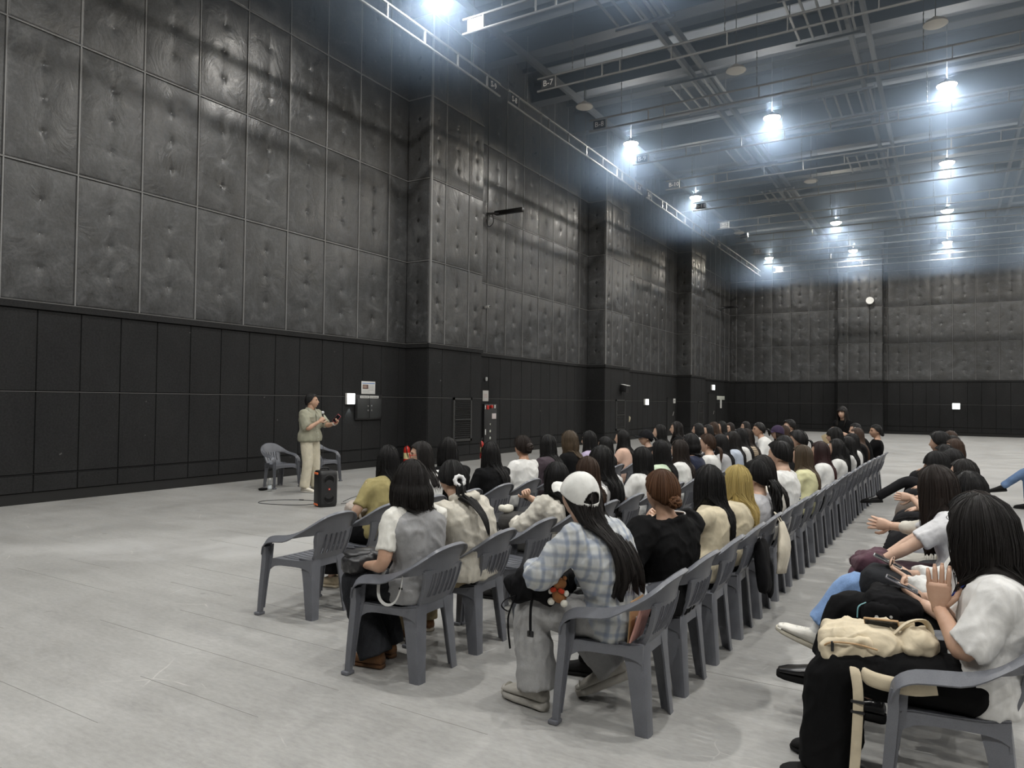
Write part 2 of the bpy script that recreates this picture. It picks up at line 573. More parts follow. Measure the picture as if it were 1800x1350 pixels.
wl = MB()
wl.box((WX - .36, (Y0 + BY) / 2, CEIL / 2), (.7, BY - Y0, CEIL))
wall_left = tag(wl.build('wall_left', M['backing'], smooth=False), 'tall charcoal hall wall, padded above and black boards below', kind='structure')
RX = 0.0
secs = [(Y0, 13.9, 4.96 - 13 * 1.03), (16.22, 24.4, 17.53 - 1.02), (26.78, 34.75, 26.95), (37.2, BY, 37.5)]
for a, b, f in secs:
    ju = grid(a, b, f, 1.03 if a < 0 else 1.022)
    jl = grid(a, b, {True: 5.47 - 24 * .628}.get(a < 0, a + .2), .628)
    if a < 0:
        ju = [y for y in ju if y >= 0.5]; jl = [y for y in jl if y >= 0.5]
    clad(wall_left, (WX, 0, 0), (0, 1, 0), 0, ju, jl)
for i, (a, b) in enumerate(PIERS):
    pm = MB(); pm.box(((WX + PX) / 2 - .01, (a + b) / 2, CEIL / 2), (PX - WX - .02, b - a, CEIL))
    pier = tag(pm.build('wall_pier', M['backing'], smooth=False),
               ['padded charcoal pier with a louvre, nearest behind the speaker', 'padded charcoal pier with a small black speaker on it', 'padded charcoal pier beside the far lit exit doorway'][i], 'pier', 'piers along the left wall')
    pier['kind'] = 'structure'
    clad(pier, (PX - .02, 0, 0), (0, 1, 0), 0, [a, a + .62, a + 1.65, b], [a, a + .55, a + 1.8, b])
    clad(pier, (WX, a + .012, 0), (1, 0, 0), -pi / 2, [0, .71], [0, .71])
    em = MB(); em.box((PX + .012, a + .006, 2.96 + (CEIL - 2.96) / 2), (.04, .05, CEIL - 2.96))
    em.build('corner_trim', M['welt'], pier, smooth=False)

wb = MB(); wb.box((1.6, BY + .36, CEIL / 2), (27, .7, CEIL))
wall_back = tag(wb.build('wall_back', M['backing'], smooth=False), 'far charcoal end wall, padded above and black below', kind='structure')
clad(wall_back, (WX, BY, 0), (1, 0, 0), -pi / 2, grid(0, 6.18, .40, 1.04), grid(0, 6.18, .3, .628))
clad(wall_back, (WX, BY, 0), (1, 0, 0), -pi / 2, grid(8.42, 26.4, 8.62, 1.03), grid(8.42, 26.4, 8.6, .628))
pb = MB(); pb.box(((-5.3 - 3.06) / 2, BPY + .42, CEIL / 2), (2.24, .8, CEIL))
pier = tag(pb.build('wall_pier', M['backing'], smooth=False), 'padded charcoal pier on the far end wall', 'pier')
pier['kind'] = 'structure'
clad(pier, (-5.3, BPY + .02, 0), (1, 0, 0), -pi / 2, [0, .53, 1.6, 2.24], [0, .53, 1.7, 2.24])
clad(pier, (-3.06, BPY + .02, 0), (0, 1, 0), 0, [0, .78], [0, .78])
wr = MB(); wr.box((X1 + .2, 18, CEIL / 2), (.4, 56, CEIL))
tag(wr.build('wall_right', M['felt'], smooth=False), 'dark side wall outside the picture', kind='structure')
wf = MB(); wf.box((1.6, Y0 - .2, CEIL / 2), (27.6, .4, CEIL))
tag(wf.build('wall_front', M['felt'], smooth=False), 'dark wall behind the photographer', kind='structure')

# --- ceiling steel
for k in range(16):
    y = 5.2 + 3.0 * k
    if y > 44.5:
        break
    mb = MB()
    mb.box((1.6, y, 11.2), (26.6, .42, .06)); mb.box((1.6, y, 11.9), (26.6, .32, .06)); mb.box((1.6, y, 11.57), (26.6, .08, .66))
    tag(mb.build('roof_beam', M['beam'], smooth=False), 'dark steel roof beam crossing the hall under the deck', 'beam', 'roof beams under the deck')['kind'] = 'structure'
for x in (-9.9, -6.3, -5.9, -2.1, -1.7, 2.1, 2.5, 6.3, 10.4):
    mb = MB(); mb.box((x, 19, 11.05), (.10, 50, .2))
    tag(mb.build('steel_joist', M['joist'], smooth=False), 'long grey steel joist running down the hall', 'joist', 'steel joists under the roof beams')['kind'] = 'structure'
for k in range(13):
    y = 6.7 + 3.0 * k
    for q, dy in enumerate((-.75, 0, .75)):
        mb = MB(); mb.box((1.6, y + dy, 11.95), (26.6, .07, .14))
        tag(mb.build('roof_purlin', M['joist'], smooth=False), 'thin steel purlin between the roof beams', 'purlin', 'purlins under the deck')['kind'] = 'structure'
rr = random.Random(3)
for (x0, ys) in ((-6.9, (9.2, 15.2, 21.2, 27.2, 33.2)), (-3.2, (12.2, 18.2, 24.2, 30.2))):
    for y in ys:
        root = empty('catwalk_grating', (x0, y, 10.8))
        tag(root, 'slatted steel walkway section, %s of the %s run under the roof' % (['nearest', 'second', 'third', 'fourth', 'fifth'][ys.index(y)], 'left' if x0 < -5 else 'middle'), 'walkway', 'walkway sections below the roof')
        for i in range(5):
            mb = MB(); mb.box((i * .32, 0, 0), (.05, 2.2, .05)); mb.build('slat', M['duct'], root, smooth=False)
        for s in (-1.2, 1.2):
            mb = MB(); mb.box((.64, s, -.05), (1.5, .06, .06)); mb.build('bearer', M['beam'], root, smooth=False)
        for s in (-.05, 1.33):
            mb = MB(); mb.cyl((s, 0, 0), (s, 0, .5), .012, 6); mb.build('hanger', M['cable'], root)

# --- lamps
def lamp(x, y, lit, nm, label, group):
    root = empty(nm, (x, y, LAMP_Z))
    tag(root, label, 'lamp', group)
    if group is None and 'group' in root:
        del root['group']
    mb = MB(); mb.lathe([(.02, .16), (.06, .15), (.07, .09), (.20, .06), (.235, .0), (.225, -.005), (.19, .03)], 20)
    mb.build('housing', M['housing'] if lit else M['dome'], root)
    mb = MB()
    if lit:
        mb.lathe([(.001, .02), (.215, .01), (.205, -.03), (.14, -.08), (.001, -.10)], 20)
        mb.build('lens', M['lamp_glow'], root)
    else:
        mb.lathe([(.001, .03), (.225, .01), (.2, -.02), (.12, -.035), (.001, -.04)], 20)
        mb.build('lens', M['dome'], root)
    mb = MB(); mb.cyl((0, 0, .15), (0, 0, 1.7), .012, 6); mb.build('rod', M['cable'], root)
    if lit:
        ld = bpy.data.lights.new('lamp_light', 'AREA')
        ld.shape = 'DISK'; ld.size = .1
        ld.energy = LAMP_POWER
        ld.color = (1.0, .995, .98)
        lo = bpy.data.objects.new('lamp_light', ld)
        COL.objects.link(lo); lo.parent = root; lo.location = (0, 0, -.15)
        lu = bpy.data.lights.new('fill_uplight', 'AREA')      # added upward fill to brighten the deck and veil above the lamp
        lu.shape = 'DISK'; lu.size = .3; lu.energy = UP_POWER; lu.color = (.93, .97, 1.0)
        uo = bpy.data.objects.new('fill_uplight', lu)
        COL.objects.link(uo); uo.parent = root; uo.location = (0, 0, .19); uo.rotation_euler = (pi, 0, 0)
    return root
NTH = {14.0: 'just above the top edge of the picture', 10.9: 'nearest', 20.65: 'nearest', 27.3: 'second', 34.05: 'third', 40.7: 'farthest'}
CN = {-8.3: 'lamp line by the left wall', -4.15: 'middle lamp line', 0.0: 'right-hand lamp line', 4.15: 'fourth lamp line'}
for y in LAMP_Y:
    for x in LAMP_X:
        lit = (x, y) not in DARK_LAMPS
        if x <= 0 and y > 15:
            lamp(x, y, lit, 'high_bay_lamp', ('lit' if lit else 'unlit') + ' round roof lamp, ' + NTH[y] + ' of the ' + CN[x], None)
        else:
            lamp(x, y, lit, 'high_bay_lamp', 'lit round roof lamp beyond the picture edge', 'lit roof lamps out of the picture')
for x, y in ((-8.35, 17.45), (-4.3, 17.3), (-.2, 17.2)):
    lamp(x, y, False, 'ceiling_dome', {-8.35: 'unlit pale dome light nearest the left wall', -4.3: 'unlit pale dome light in the middle bay', -.2: 'unlit pale dome light toward the right of the hall'}[x], None)
fx = empty('spotlight', (-8.05, 34.2, 9.35)); tag(fx, 'small dark spotlight with bright face near the far left rail', 'lamp')
mb = MB(); mb.cyl((-.22, 0, 0), (.12, .0, .05), .09, 12, .11); mb.build('body', M['black_metal'], fx)
mb = MB(); mb.disc((.123, 0, .05), (1, 0, .1), .1, 14); mb.build('lens', M['lamp_glow'], fx)
mb = MB(); mb.cyl((0, 0, .1), (0, 0, 1.6), .012, 6); mb.build('rod', M['cable'], fx)

# --- lighting battens (ladder rails) hung on wire ropes
def batten(a, b, z, plate, pale, label, along, at_end=0, plate2=None, cable_up=1.7):
    a = Vector(a); b = Vector(b); L = (b - a).length; d = (b - a).normalized()
    root = empty('lighting_batten', (a.x, a.y, z)); tag(root, label, 'lighting rail', 'lighting rails under the roof')
    for k, zz in (('bottom_bar', 0), ('top_bar', .29)):
        mb = MB(); mb.cyl((0, 0, zz), d * L + Vector((0, 0, zz)), .025, 8); mb.build(k, M['batten'], root)
    rg = MB(); rg.box((0, 0, .145), (.022, .05, .29) if along == 'x' else (.05, .022, .29)); rme = rg.mesh('rung', M['batten'], smooth=False)
    s = .48; i = 0
    while s < L - .2:
        link('rung', rme, root, d * s)
        i += 1
        s += (1.15, 1.15, .42, 1.15, 1.15)[i % 5]
    cb = MB()
    cm = MB(); cm.cyl((0, 0, .29), (0, 0, cable_up + .29), .007, 6)
    for q in range(7):
        cm.cyl((0, 0, .32 + q * .12), (0, 0, .38 + q * .12), .013, 6)
    cme = cm.mesh('wire_rope', M['cable'])
    s = .9
    while s < L:
        link('wire_rope', cme, root, d * s)
        s += 3.4
    for txt, pos in ((plate, .28), (plate2, L - .28)):
        if not txt:
            continue
        mb = MB(); mb.box((0, 0, 0), (.34, .012, .22))
        pl = mb.build('number_plate', M['plate_pale'] if pale else M['plate_dark'], root, smooth=False)
        pl.location = d * pos + Vector((0, 0, .145))
        if along == 'y':
            pl.rotation_euler = (0, 0, pi / 2)
        text('plate_lettering', txt, .19, pl, (0, -.008, 0), (pi / 2, 0, 0), M['black_paint'] if pale and txt != 'B-6' else M['white_paint'], .001)
    return root
for k, nme in enumerate(['B-6', 'B-7', 'B-8', 'B-9', 'B-10', 'B-11', 'B-12', None, 'B-13', None, 'B-14']):
    y = [11.45, 14.45, 17.3, 20.4, 23.35, 26.4, 29.7, 32.7, 35.65, 38.4, 41.0][k]
    batten((-8.12, y, 0), (13.5, y, 0), 8.74, nme, k in (0, 6, 8, 10), ('pipe ladder rail across the hall marked ' + nme) if nme else ('unmarked pipe ladder rail across the hall, ' + ('just beyond the one marked B-12' if k == 7 else 'just beyond the one marked B-13')), 'x')
for (ya, yb, p1, p2, lab) in ((2.0, 14.22, None, 'S-9', 'pipe ladder rail along the left wall ending at plate S-9'), (14.6, 23.45, 'S-8', 'S-7', 'pipe ladder rail along the left wall between plates S-8 and S-7'),
                              (23.85, 32.4, 'S-6', 'S-5', 'pipe ladder rail along the left wall starting at plate S-6'), (33.0, 41.8, 'S-4', None, 'farthest pipe ladder rail along the left wall, ending by the far corner')):
    batten((-9.0, ya, 0), (-9.0, yb, 0), 8.74, p1, False, lab, 'y', plate2=p2)

# --- scattering volume added under the roof for bluish lens veil and lamp glow
hz = bpy.data.materials.new('roof_veil'); hz.use_nodes = True
nt = hz.node_tree; nt.nodes.remove(nt.nodes['Principled BSDF'])
vsn = nt.nodes.new('ShaderNodeVolumeScatter')
vsn.inputs['Color'].default_value = (0.52, 0.71, 1.0, 1); vsn.inputs['Density'].default_value = 0.062; vsn.inputs['Anisotropy'].default_value = 0.5
nt.links.new(vsn.outputs[0], nt.nodes['Material Output'].inputs['Volume'])
mb = MB(); mb.box((1.9, 17.5, 9.5), (25.2, 52, 3.3))
haze = tag(mb.build('glare_veil', hz, smooth=False), 'thin bluish veil under the roof, added for lens glare', kind='stuff')
scene.cycles.volume_bounces = 0
# ================================================================== moulded plastic armchair (faces +X, origin on the floor)
def chair_band_rings(n):
    # path of the rail from the left arm front round the back to the right arm front: half given, mirrored
    # columns: inner edge xyz, top xyz, outer lip xyz
    half = [
        ((.172, .222, .455), (.196, .250, .462), (.190, .290, .440)),
        ((.160, .216, .512), (.180, .250, .530), (.172, .296, .494)),
        ((.112, .214, .546), (.124, .252, .573), (.118, .300, .532)),
        ((.040, .216, .562), (.040, .254, .590), (.038, .302, .546)),
        ((-.060, .218, .572), (-.062, .252, .603), (-.065, .298, .560)),
        ((-.150, .212, .592), (-.160, .236, .636), (-.172, .272, .618)),
        ((-.215, .182, .602), (-.238, .200, .690), (-.256, .226, .674)),
        ((-.250, .130, .612), (-.288, .142, .738), (-.310, .156, .724)),
        ((-.268, .066, .618), (-.312, .072, .760), (-.336, .078, .746)),
        ((-.273, .000, .620), (-.320, .000, .766), (-.345, .000, .752)),
    ]
    full = half + [tuple((x, -y, z) for (x, y, z) in row) for row in half[-2::-1]]
    return smooth_path([[c for p in row for c in p] for row in full], n)

def band_mesh(rows, name):
    mb = MB(); R = []
    for r in rows:
        a, b, c = Vector(r[0:3]), Vector(r[3:6]), Vector(r[6:9])
        mid = (a + b) / 2
        out = (c - a); out.z = 0
        out = out.normalized() if out.length > 1e-6 else Vector((-1, 0, 0))
        k = .008
        bul = a.lerp(b, .5) + out * -.006
        R.append([a, bul, b + Vector((0, 0, -.002)) - out * .004, b + Vector((0, 0, .003)) + out * .010, c + out * .002 + Vector((0, 0, .006)), c, c - out * k, b + out * .010 - Vector((0, 0, k)), bul + out * k + Vector((0, 0, -.002)), a + out * k])
    mb.rings(R)
    return mb

def strip_sheet(mb, P, t, nrm):
    """P = grid rows of points (front sheet); extruded by t along -nrm"""
    k = len(P[0]); n = len(P)
    A = [p for r in P for p in r]
    nrm = Vector(nrm)
    B = [Vector(p) - nrm * t for p in A]
    F = []
    for i in range(n - 1):
        for j in range(k - 1):
            F.append((i * k + j, i * k + j + 1, (i + 1) * k + j + 1, (i + 1) * k + j))
            o = n * k
            F.append((o + i * k + j, o + (i + 1) * k + j, o + (i + 1) * k + j + 1, o + i * k + j + 1))
    def edge(seq):
        for q in range(len(seq) - 1):
            F.append((seq[q], n * k + seq[q], n * k + seq[q + 1], seq[q + 1]))
    edge([j for j in range(k)][::-1]); edge([(n - 1) * k + j for j in range(k)])
    edge([i * k for i in range(n)]); edge([i * k + k - 1 for i in range(n)][::-1])
    mb.add(A + B, F)

def make_chair():
    root = empty('plastic_armchair')
    rows = chair_band_rings(49)
    # backrest: rail over the back, slotted panel below
    mb = band_mesh(rows[14:35], 'b')
    def bx(z, y):
        s = max(0.0, (z - .40) / .22)
        return -.178 - .095 * s ** .9 + .9 * (y * y) * (.35 + .65 * s) - .01 * sin(pi * min(max(s, 0), 1))
    slots = [-.095, -.0475, 0, .0475, .095]; hw = .0065
    W0, W1 = .142, .172
    def wy(z):
        return W0 + (W1 - W0) * (z - .40) / .22
    def sheet(y0, y1, z0, z1, ny, nz):
        P = []
        for i in range(nz + 1):
            z = z0 + (z1 - z0) * i / nz
            P.append([Vector((bx(z, y), y, z)) for y in [(y0(z) + (y1(z) - y0(z)) * j / ny) for j in range(ny + 1)]])
        strip_sheet(mb, P, .007, (1, 0, 0))
    sheet(lambda z: -wy(z), lambda z: wy(z), .392, .462, 8, 2)
    sheet(lambda z: -wy(z), lambda z: wy(z), .606, .628, 8, 1)
    edges = [lambda z: -wy(z)] + [lambda z, s=s, d=d: s + d for s in slots for d in (-hw, hw)] + [lambda z: wy(z)]
    for i in range(0, len(edges), 2):
        sheet(edges[i], edges[i + 1], .462, .606, 2, 4)
    for s in slots:                                     # raised rims round the slots on the outer face
        for d in (-.0115, .0115):
            pts = [Vector((bx(z, s + d) - .008, s + d, z)) for z in (.468, .52, .565, .602)]
            mb.tube(pts, .0032, 5)
    for sg in (-1, 1):                                  # upright edge rib
        pts = [Vector((bx(z, wy(z)) - .004, sg * wy(z), z)) for z in (.40, .46, .52, .58, .62)]
        mb.tube(pts, [(.006, .013)] * 5, 6, side=(0, 1, 0))
    mb.build('backrest', M['chair'], root)
    for sl in (slice(0, 15), slice(34, 49)):
        band_mesh(rows[sl], 'a').build('armrest', M['chair'], root)
    # seat: bars between slots, borders, apron
    mb = MB()
    def sz(x, y):
        return .412 - .012 * math.exp(-((x + .02) / .11) ** 2 - (y / .16) ** 2) - (.018 * max(0, (x - .12) / .06) ** 2) + .012 * max(0, (-x - .12) / .08)
    def hwid(x):
        return .178 + .062 * (x + .2) / .37
    def sh(x0, x1, f0, f1, nx, ny):
        P = []
        for i in range(nx + 1):
            x = x0 + (x1 - x0) * i / nx
            a, b = f0(x), f1(x)
            P.append([Vector((x, a + (b - a) * j / ny, sz(x, a + (b - a) * j / ny))) for j in range(ny + 1)])
        strip_sheet(mb, P, .006, (0, 0, 1))
    sh(-.198, -.125, lambda x: -hwid(x), lambda x: hwid(x), 2, 8)
    sh(.115, .178, lambda x: -hwid(x), lambda x: hwid(x), 3, 8)
    ss = [-.15, -.10, -.05, 0, .05, .10, .15]
    ed = [lambda x: -hwid(x)] + [lambda x, s=s, d=d: s + d for s in ss for d in (-.005, .005)] + [lambda x: hwid(x)]
    for i in range(0, len(ed), 2):
        sh(-.125, .115, ed[i], ed[i + 1], 5, 2)
    # apron (front, sides, back) arched
    def apron(pts, deep):
        n = len(pts); P = []
        for r in (0, 1):
            row = []
            for i, p in enumerate(pts):
                s = i / (n - 1)
                d = .045 + .05 * (abs(2 * s - 1) ** 4)
                row.append(Vector((p[0], p[1], p[2] - (d * deep if r else -.002))))
            P.append(row)
        c = Vector((0, 0, 0))
        nrm = Vector((pts[n // 2][0], pts[n // 2][1], 0)).normalized()
        strip_sheet(mb, P, .006, nrm)
    apron([(.178, -hwid(.178) + 2 * hwid(.178) * i / 12, sz(.178, .1)) for i in range(13)], .9)
    for sg in (-1, 1):
        pts = [(-.198 + .376 * i / 12, sg * hwid(-.198 + .376 * i / 12), sz(-.198 + .376 * i / 12, .2)) for i in range(13)]
        apron(pts if sg > 0 else pts[::-1], 1.0)
    apron([(-.198, hwid(-.198) * (1 - 2 * i / 12), .418) for i in range(13)], 1.15)
    mb.build('seat', M['chair'], root, auto=50)
    # front legs: ribbed channel running from the arm front down to the floor
    for sg in (-1, 1):
        mb = MB()
        path = smooth_path([(.172, .254, .50, .050, .019), (.180, .253, .455, .044, .022), (.180, .253, .41, .038, .023), (.191, .258, .28, .033, .023), (.203, .265, .14, .029, .021), (.212, .27, .0, .025, .019)], 14)
        R = []
        for q in path:
            x, y, z, w, d = q
            y *= sg
            # channel section: plate facing outward/forward with raised edges
            sec = [(-.5, -.8), (.5, -.8), (.62, -.2), (.62, .9), (.42, .9), (.36, .1), (-.36, .1), (-.42, .9), (-.62, .9), (-.62, -.2)]
            R.append([Vector((x + b * d, y + a * w * 1.0, z)) for a, b in sec])
        mb.rings(R)
        # inner web joining leg and seat side
        web = [[Vector((.17, sg * .232, .50)), Vector((.13, sg * .232, .52))], [Vector((.168, sg * .236, .42)), Vector((.135, sg * .236, .42))], [Vector((.185, sg * .246, .28)), Vector((.160, sg * .246, .29))], [Vector((.205, sg * .255, .05)), Vector((.188, sg * .255, .05))]]
        strip_sheet(mb, web, .008, (0, sg, 0))
        bm_to_mb(mb, bevel_box((.052, .062, .022), .007), (.219, sg * .27, .011))
        mb.build('leg', M['chair'], root)
    # rear legs: wide angle section with a fold down the corner
    for sg in (-1, 1):
        mb = MB()
        path = smooth_path([(-.196, .172, .425, .125, .098), (-.203, .174, .36, .102, .088), (-.212, .178, .25, .086, .078), (-.222, .182, .12, .076, .068), (-.232, .187, .0, .066, .06)], 9)
        R = []
        for x, y, z, ls, lr in path:
            t = .009
            sec = [(x + ls, y), (x + .022, y + .002), (x + .004, y - .004), (x - .002, y - .022), (x - .001, y - lr), (x + t, y - lr), (x + t + .006, y - .026), (x + .028, y - t - .004), (x + ls, y - t)]
            R.append([Vector((a, sg * b, z)) for a, b in (sec if sg > 0 else sec[::-1])])
        mb.rings(R)
        f = [Vector((-.231, sg * .185, .0)), Vector((-.168, sg * .187, .0)), Vector((-.231, sg * .128, .0)), Vector((-.208, sg * .164, .036))]
        mb.add(f, [(0, 1, 3), (1, 2, 3), (2, 0, 3), (0, 2, 1)])
        mb.build('leg', M['chair'], root)
    return root
CHAIR0 = make_chair()
CHAIR_USED = [0]
def put_chair(x, y, rz, label, group=None, z=0.0):
    o = CHAIR0 if not CHAIR_USED[0] else copy_tree(CHAIR0)
    CHAIR_USED[0] += 1
    o.location = (x, y, z); o.rotation_euler = (0, 0, rz)
    tag(o, label, 'chair')
    if group:
        o['group'] = group
    elif 'group' in o:
        del o['group']
    return o
# ================================================================== people
def skin_mat(name, c):
    mt = principled(name, c, 0.5, spec=0.4)
    mt.node_tree.nodes['Principled BSDF'].inputs['Subsurface Weight'].default_value = 0.0
    t = NT(mt)
    p = t.coord('Object')
    a = t.noise(p, 14, 4, 0.6)
    t.base(t.ramp(a, [(0.3, (c[0] * .9, c[1] * .84, c[2] * .8)), (0.7, (min(c[0] * 1.06, 1), c[1] * 1.05, c[2] * 1.05))]))
    return mt
SKIN = [skin_mat('fair_skin', (0.60, 0.41, 0.31)), skin_mat('light_skin', (0.52, 0.335, 0.24)), skin_mat('warm_skin', (0.46, 0.265, 0.175))]
M['lips'] = principled('lips', (0.38, 0.13, 0.11), 0.4)
M['eye'] = principled('dark_eye', (0.015, 0.012, 0.01), 0.2)
M['sole'] = principled('pale_sole', (0.55, 0.53, 0.48), 0.6)

def hair_mat(name, root, tip, rough=0.40):
    mt = principled(name, root, rough, spec=0.28)
    t = NT(mt)
    at = t.n('ShaderNodeAttribute', attribute_name='strand')
    sp = t.n('ShaderNodeSeparateXYZ'); t.l(at.outputs['Vector'], sp.inputs[0])
    mp = t.n('ShaderNodeMapping'); mp.inputs['Scale'].default_value = (46, 1.6, 3)
    t.l(at.outputs['Vector'], mp.inputs['Vector'])
    a = t.noise(mp.outputs['Vector'], 1.0, 3, 0.65)
    mp2 = t.n('ShaderNodeMapping'); mp2.inputs['Scale'].default_value = (150, 2.2, 3)
    t.l(at.outputs['Vector'], mp2.inputs['Vector'])
    b = t.noise(mp2.outputs['Vector'], 1.0, 2, 0.6)
    grad = t.ramp(sp.outputs['Y'], [(0.25, root), (0.95, tip)])
    dark = t.mix(0.55, grad, (0.0, 0.0, 0.0))
    lite = t.mix(0.2, grad, tuple(min(1, 1.9 * v + .012) for v in tip))
    t.base(t.mix(t.ramp(t.math('ADD', t.math('MULTIPLY', a, .6), t.math('MULTIPLY', b, .4)), [(0.36, 0.0), (0.64, 1.0)]), dark, lite))
    t.rough(t.ramp(b, [(0.3, rough - .06), (0.7, rough + .16)]))
    h = t.math('ADD', a, t.math('MULTIPLY', b, 0.5))
    t.bump(h, 0.55, 0.012)
    return mt
HAIR = {
    'black': hair_mat('black_hair', (0.0085, 0.0078, 0.008), (0.0085, 0.0078, 0.008)),
    'soft': hair_mat('soft_black_hair', (0.014, 0.012, 0.0115), (0.017, 0.0135, 0.012)),
    'darkbrown': hair_mat('dark_brown_hair', (0.018, 0.0125, 0.010), (0.032, 0.02, 0.015)),
    'brown': hair_mat('brown_hair', (0.04, 0.022, 0.014), (0.085, 0.045, 0.026)),
    'auburn': hair_mat('auburn_hair', (0.06, 0.026, 0.012), (0.17, 0.075, 0.032)),
    'ash': hair_mat('ash_brown_hair', (0.055, 0.038, 0.023), (0.14, 0.098, 0.06)),
    'blonde': hair_mat('yellow_blonde_hair', (0.60, 0.43, 0.15), (0.78, 0.53, 0.20), 0.42),
    'burgundy': hair_mat('burgundy_tipped_hair', (0.011, 0.009, 0.009), (0.075, 0.022, 0.022)),
}

_cl = {}
def cloth(c, kind='plain'):
    k = (tuple(round(v, 3) for v in c), kind)
    if k in _cl:
        return _cl[k]
    mt = principled('cloth_' + kind, c, 0.9, spec=0.12 if max(c) < .05 else 0.25)
    mt.node_tree.nodes['Principled BSDF'].inputs['Sheen Weight'].default_value = 0.0 if max(c) < .05 else 0.06
    t = NT(mt)
    p = t.coord('Object')
    a = t.noise(p, 9, 4, 0.6, 0.5)
    col = t.ramp(a, [(0.3, tuple(v * .86 for v in c)), (0.7, tuple(min(1, v * 1.08) for v in c))])
    if kind == 'plaid':
        sep = t.n('ShaderNodeSeparateXYZ'); t.l(p, sep.inputs[0])
        def bands(sock, f, ph, lo, hi):
            s1 = t.math('SINE', t.math('ADD', t.math('MULTIPLY', sock, f), ph))
            return t.ramp(s1, [(lo, 0.0), (hi, 1.0)])
        u = t.math('ADD', sep.outputs['Y'], t.math('MULTIPLY', sep.outputs['X'], .75))
        s1 = bands(u, 105, 0.4, .1, .9); s2 = bands(sep.outputs['Z'], 98, 1.0, .1, .9)
        s3 = bands(u, 75, 2.4, .6, .95); s4 = bands(sep.outputs['Z'], 70, 3.2, .6, .95)
        col = t.mix(t.math('MULTIPLY', s1, .62), (0.47, 0.488, 0.50), (0.15, 0.19, 0.275))
        col = t.mix(t.math('MULTIPLY', s2, .52), col, (0.15, 0.19, 0.275))
        col = t.mix(t.math('MULTIPLY', s3, .16), col, (0.50, 0.47, 0.36))
        col = t.mix(t.math('MULTIPLY', s4, .16), col, (0.50, 0.47, 0.36))
    elif kind == 'stripe':
        sep = t.n('ShaderNodeSeparateXYZ'); t.l(p, sep.inputs[0])
        s1 = t.math('SINE', t.math('MULTIPLY', sep.outputs['Z'], 230))
        col = t.mix(t.ramp(s1, [(.3, 0.0), (.6, 1.0)]), col, tuple(v * .25 for v in c))
    elif kind == 'denim':
        f = t.noise(t.pos((1, 1, .35)), 240, 2, 0.6)
        wsh = t.noise(p, 5, 3, 0.5)
        col = t.mix(t.ramp(f, [(.3, 0.0), (.7, .5)]), col, tuple(min(1, v * 1.7 + .01) for v in c))
        col = t.mix(t.ramp(wsh, [(.45, 0.0), (.75, .5)]), col, tuple(min(1, v * 2.1 + .015) for v in c))
    elif kind in ('knit', 'heather'):
        f = t.noise(p, 150 if kind == 'heather' else 60, 3, 0.7)
        col = t.mix(t.ramp(f, [(.35, 0.0), (.7, .4)]), col, tuple(v * .72 for v in c))
    t.base(col)
    wr = t.noise(t.coord('Object', (1, 1, .6)), 8, 3, 0.5, 0.5)
    fine = t.noise(p, 220, 2, 0.5)
    t.bump(t.math('ADD', wr, t.math('MULTIPLY', fine, .02)), 0.4, 0.045)
    _cl[k] = mt
    return mt

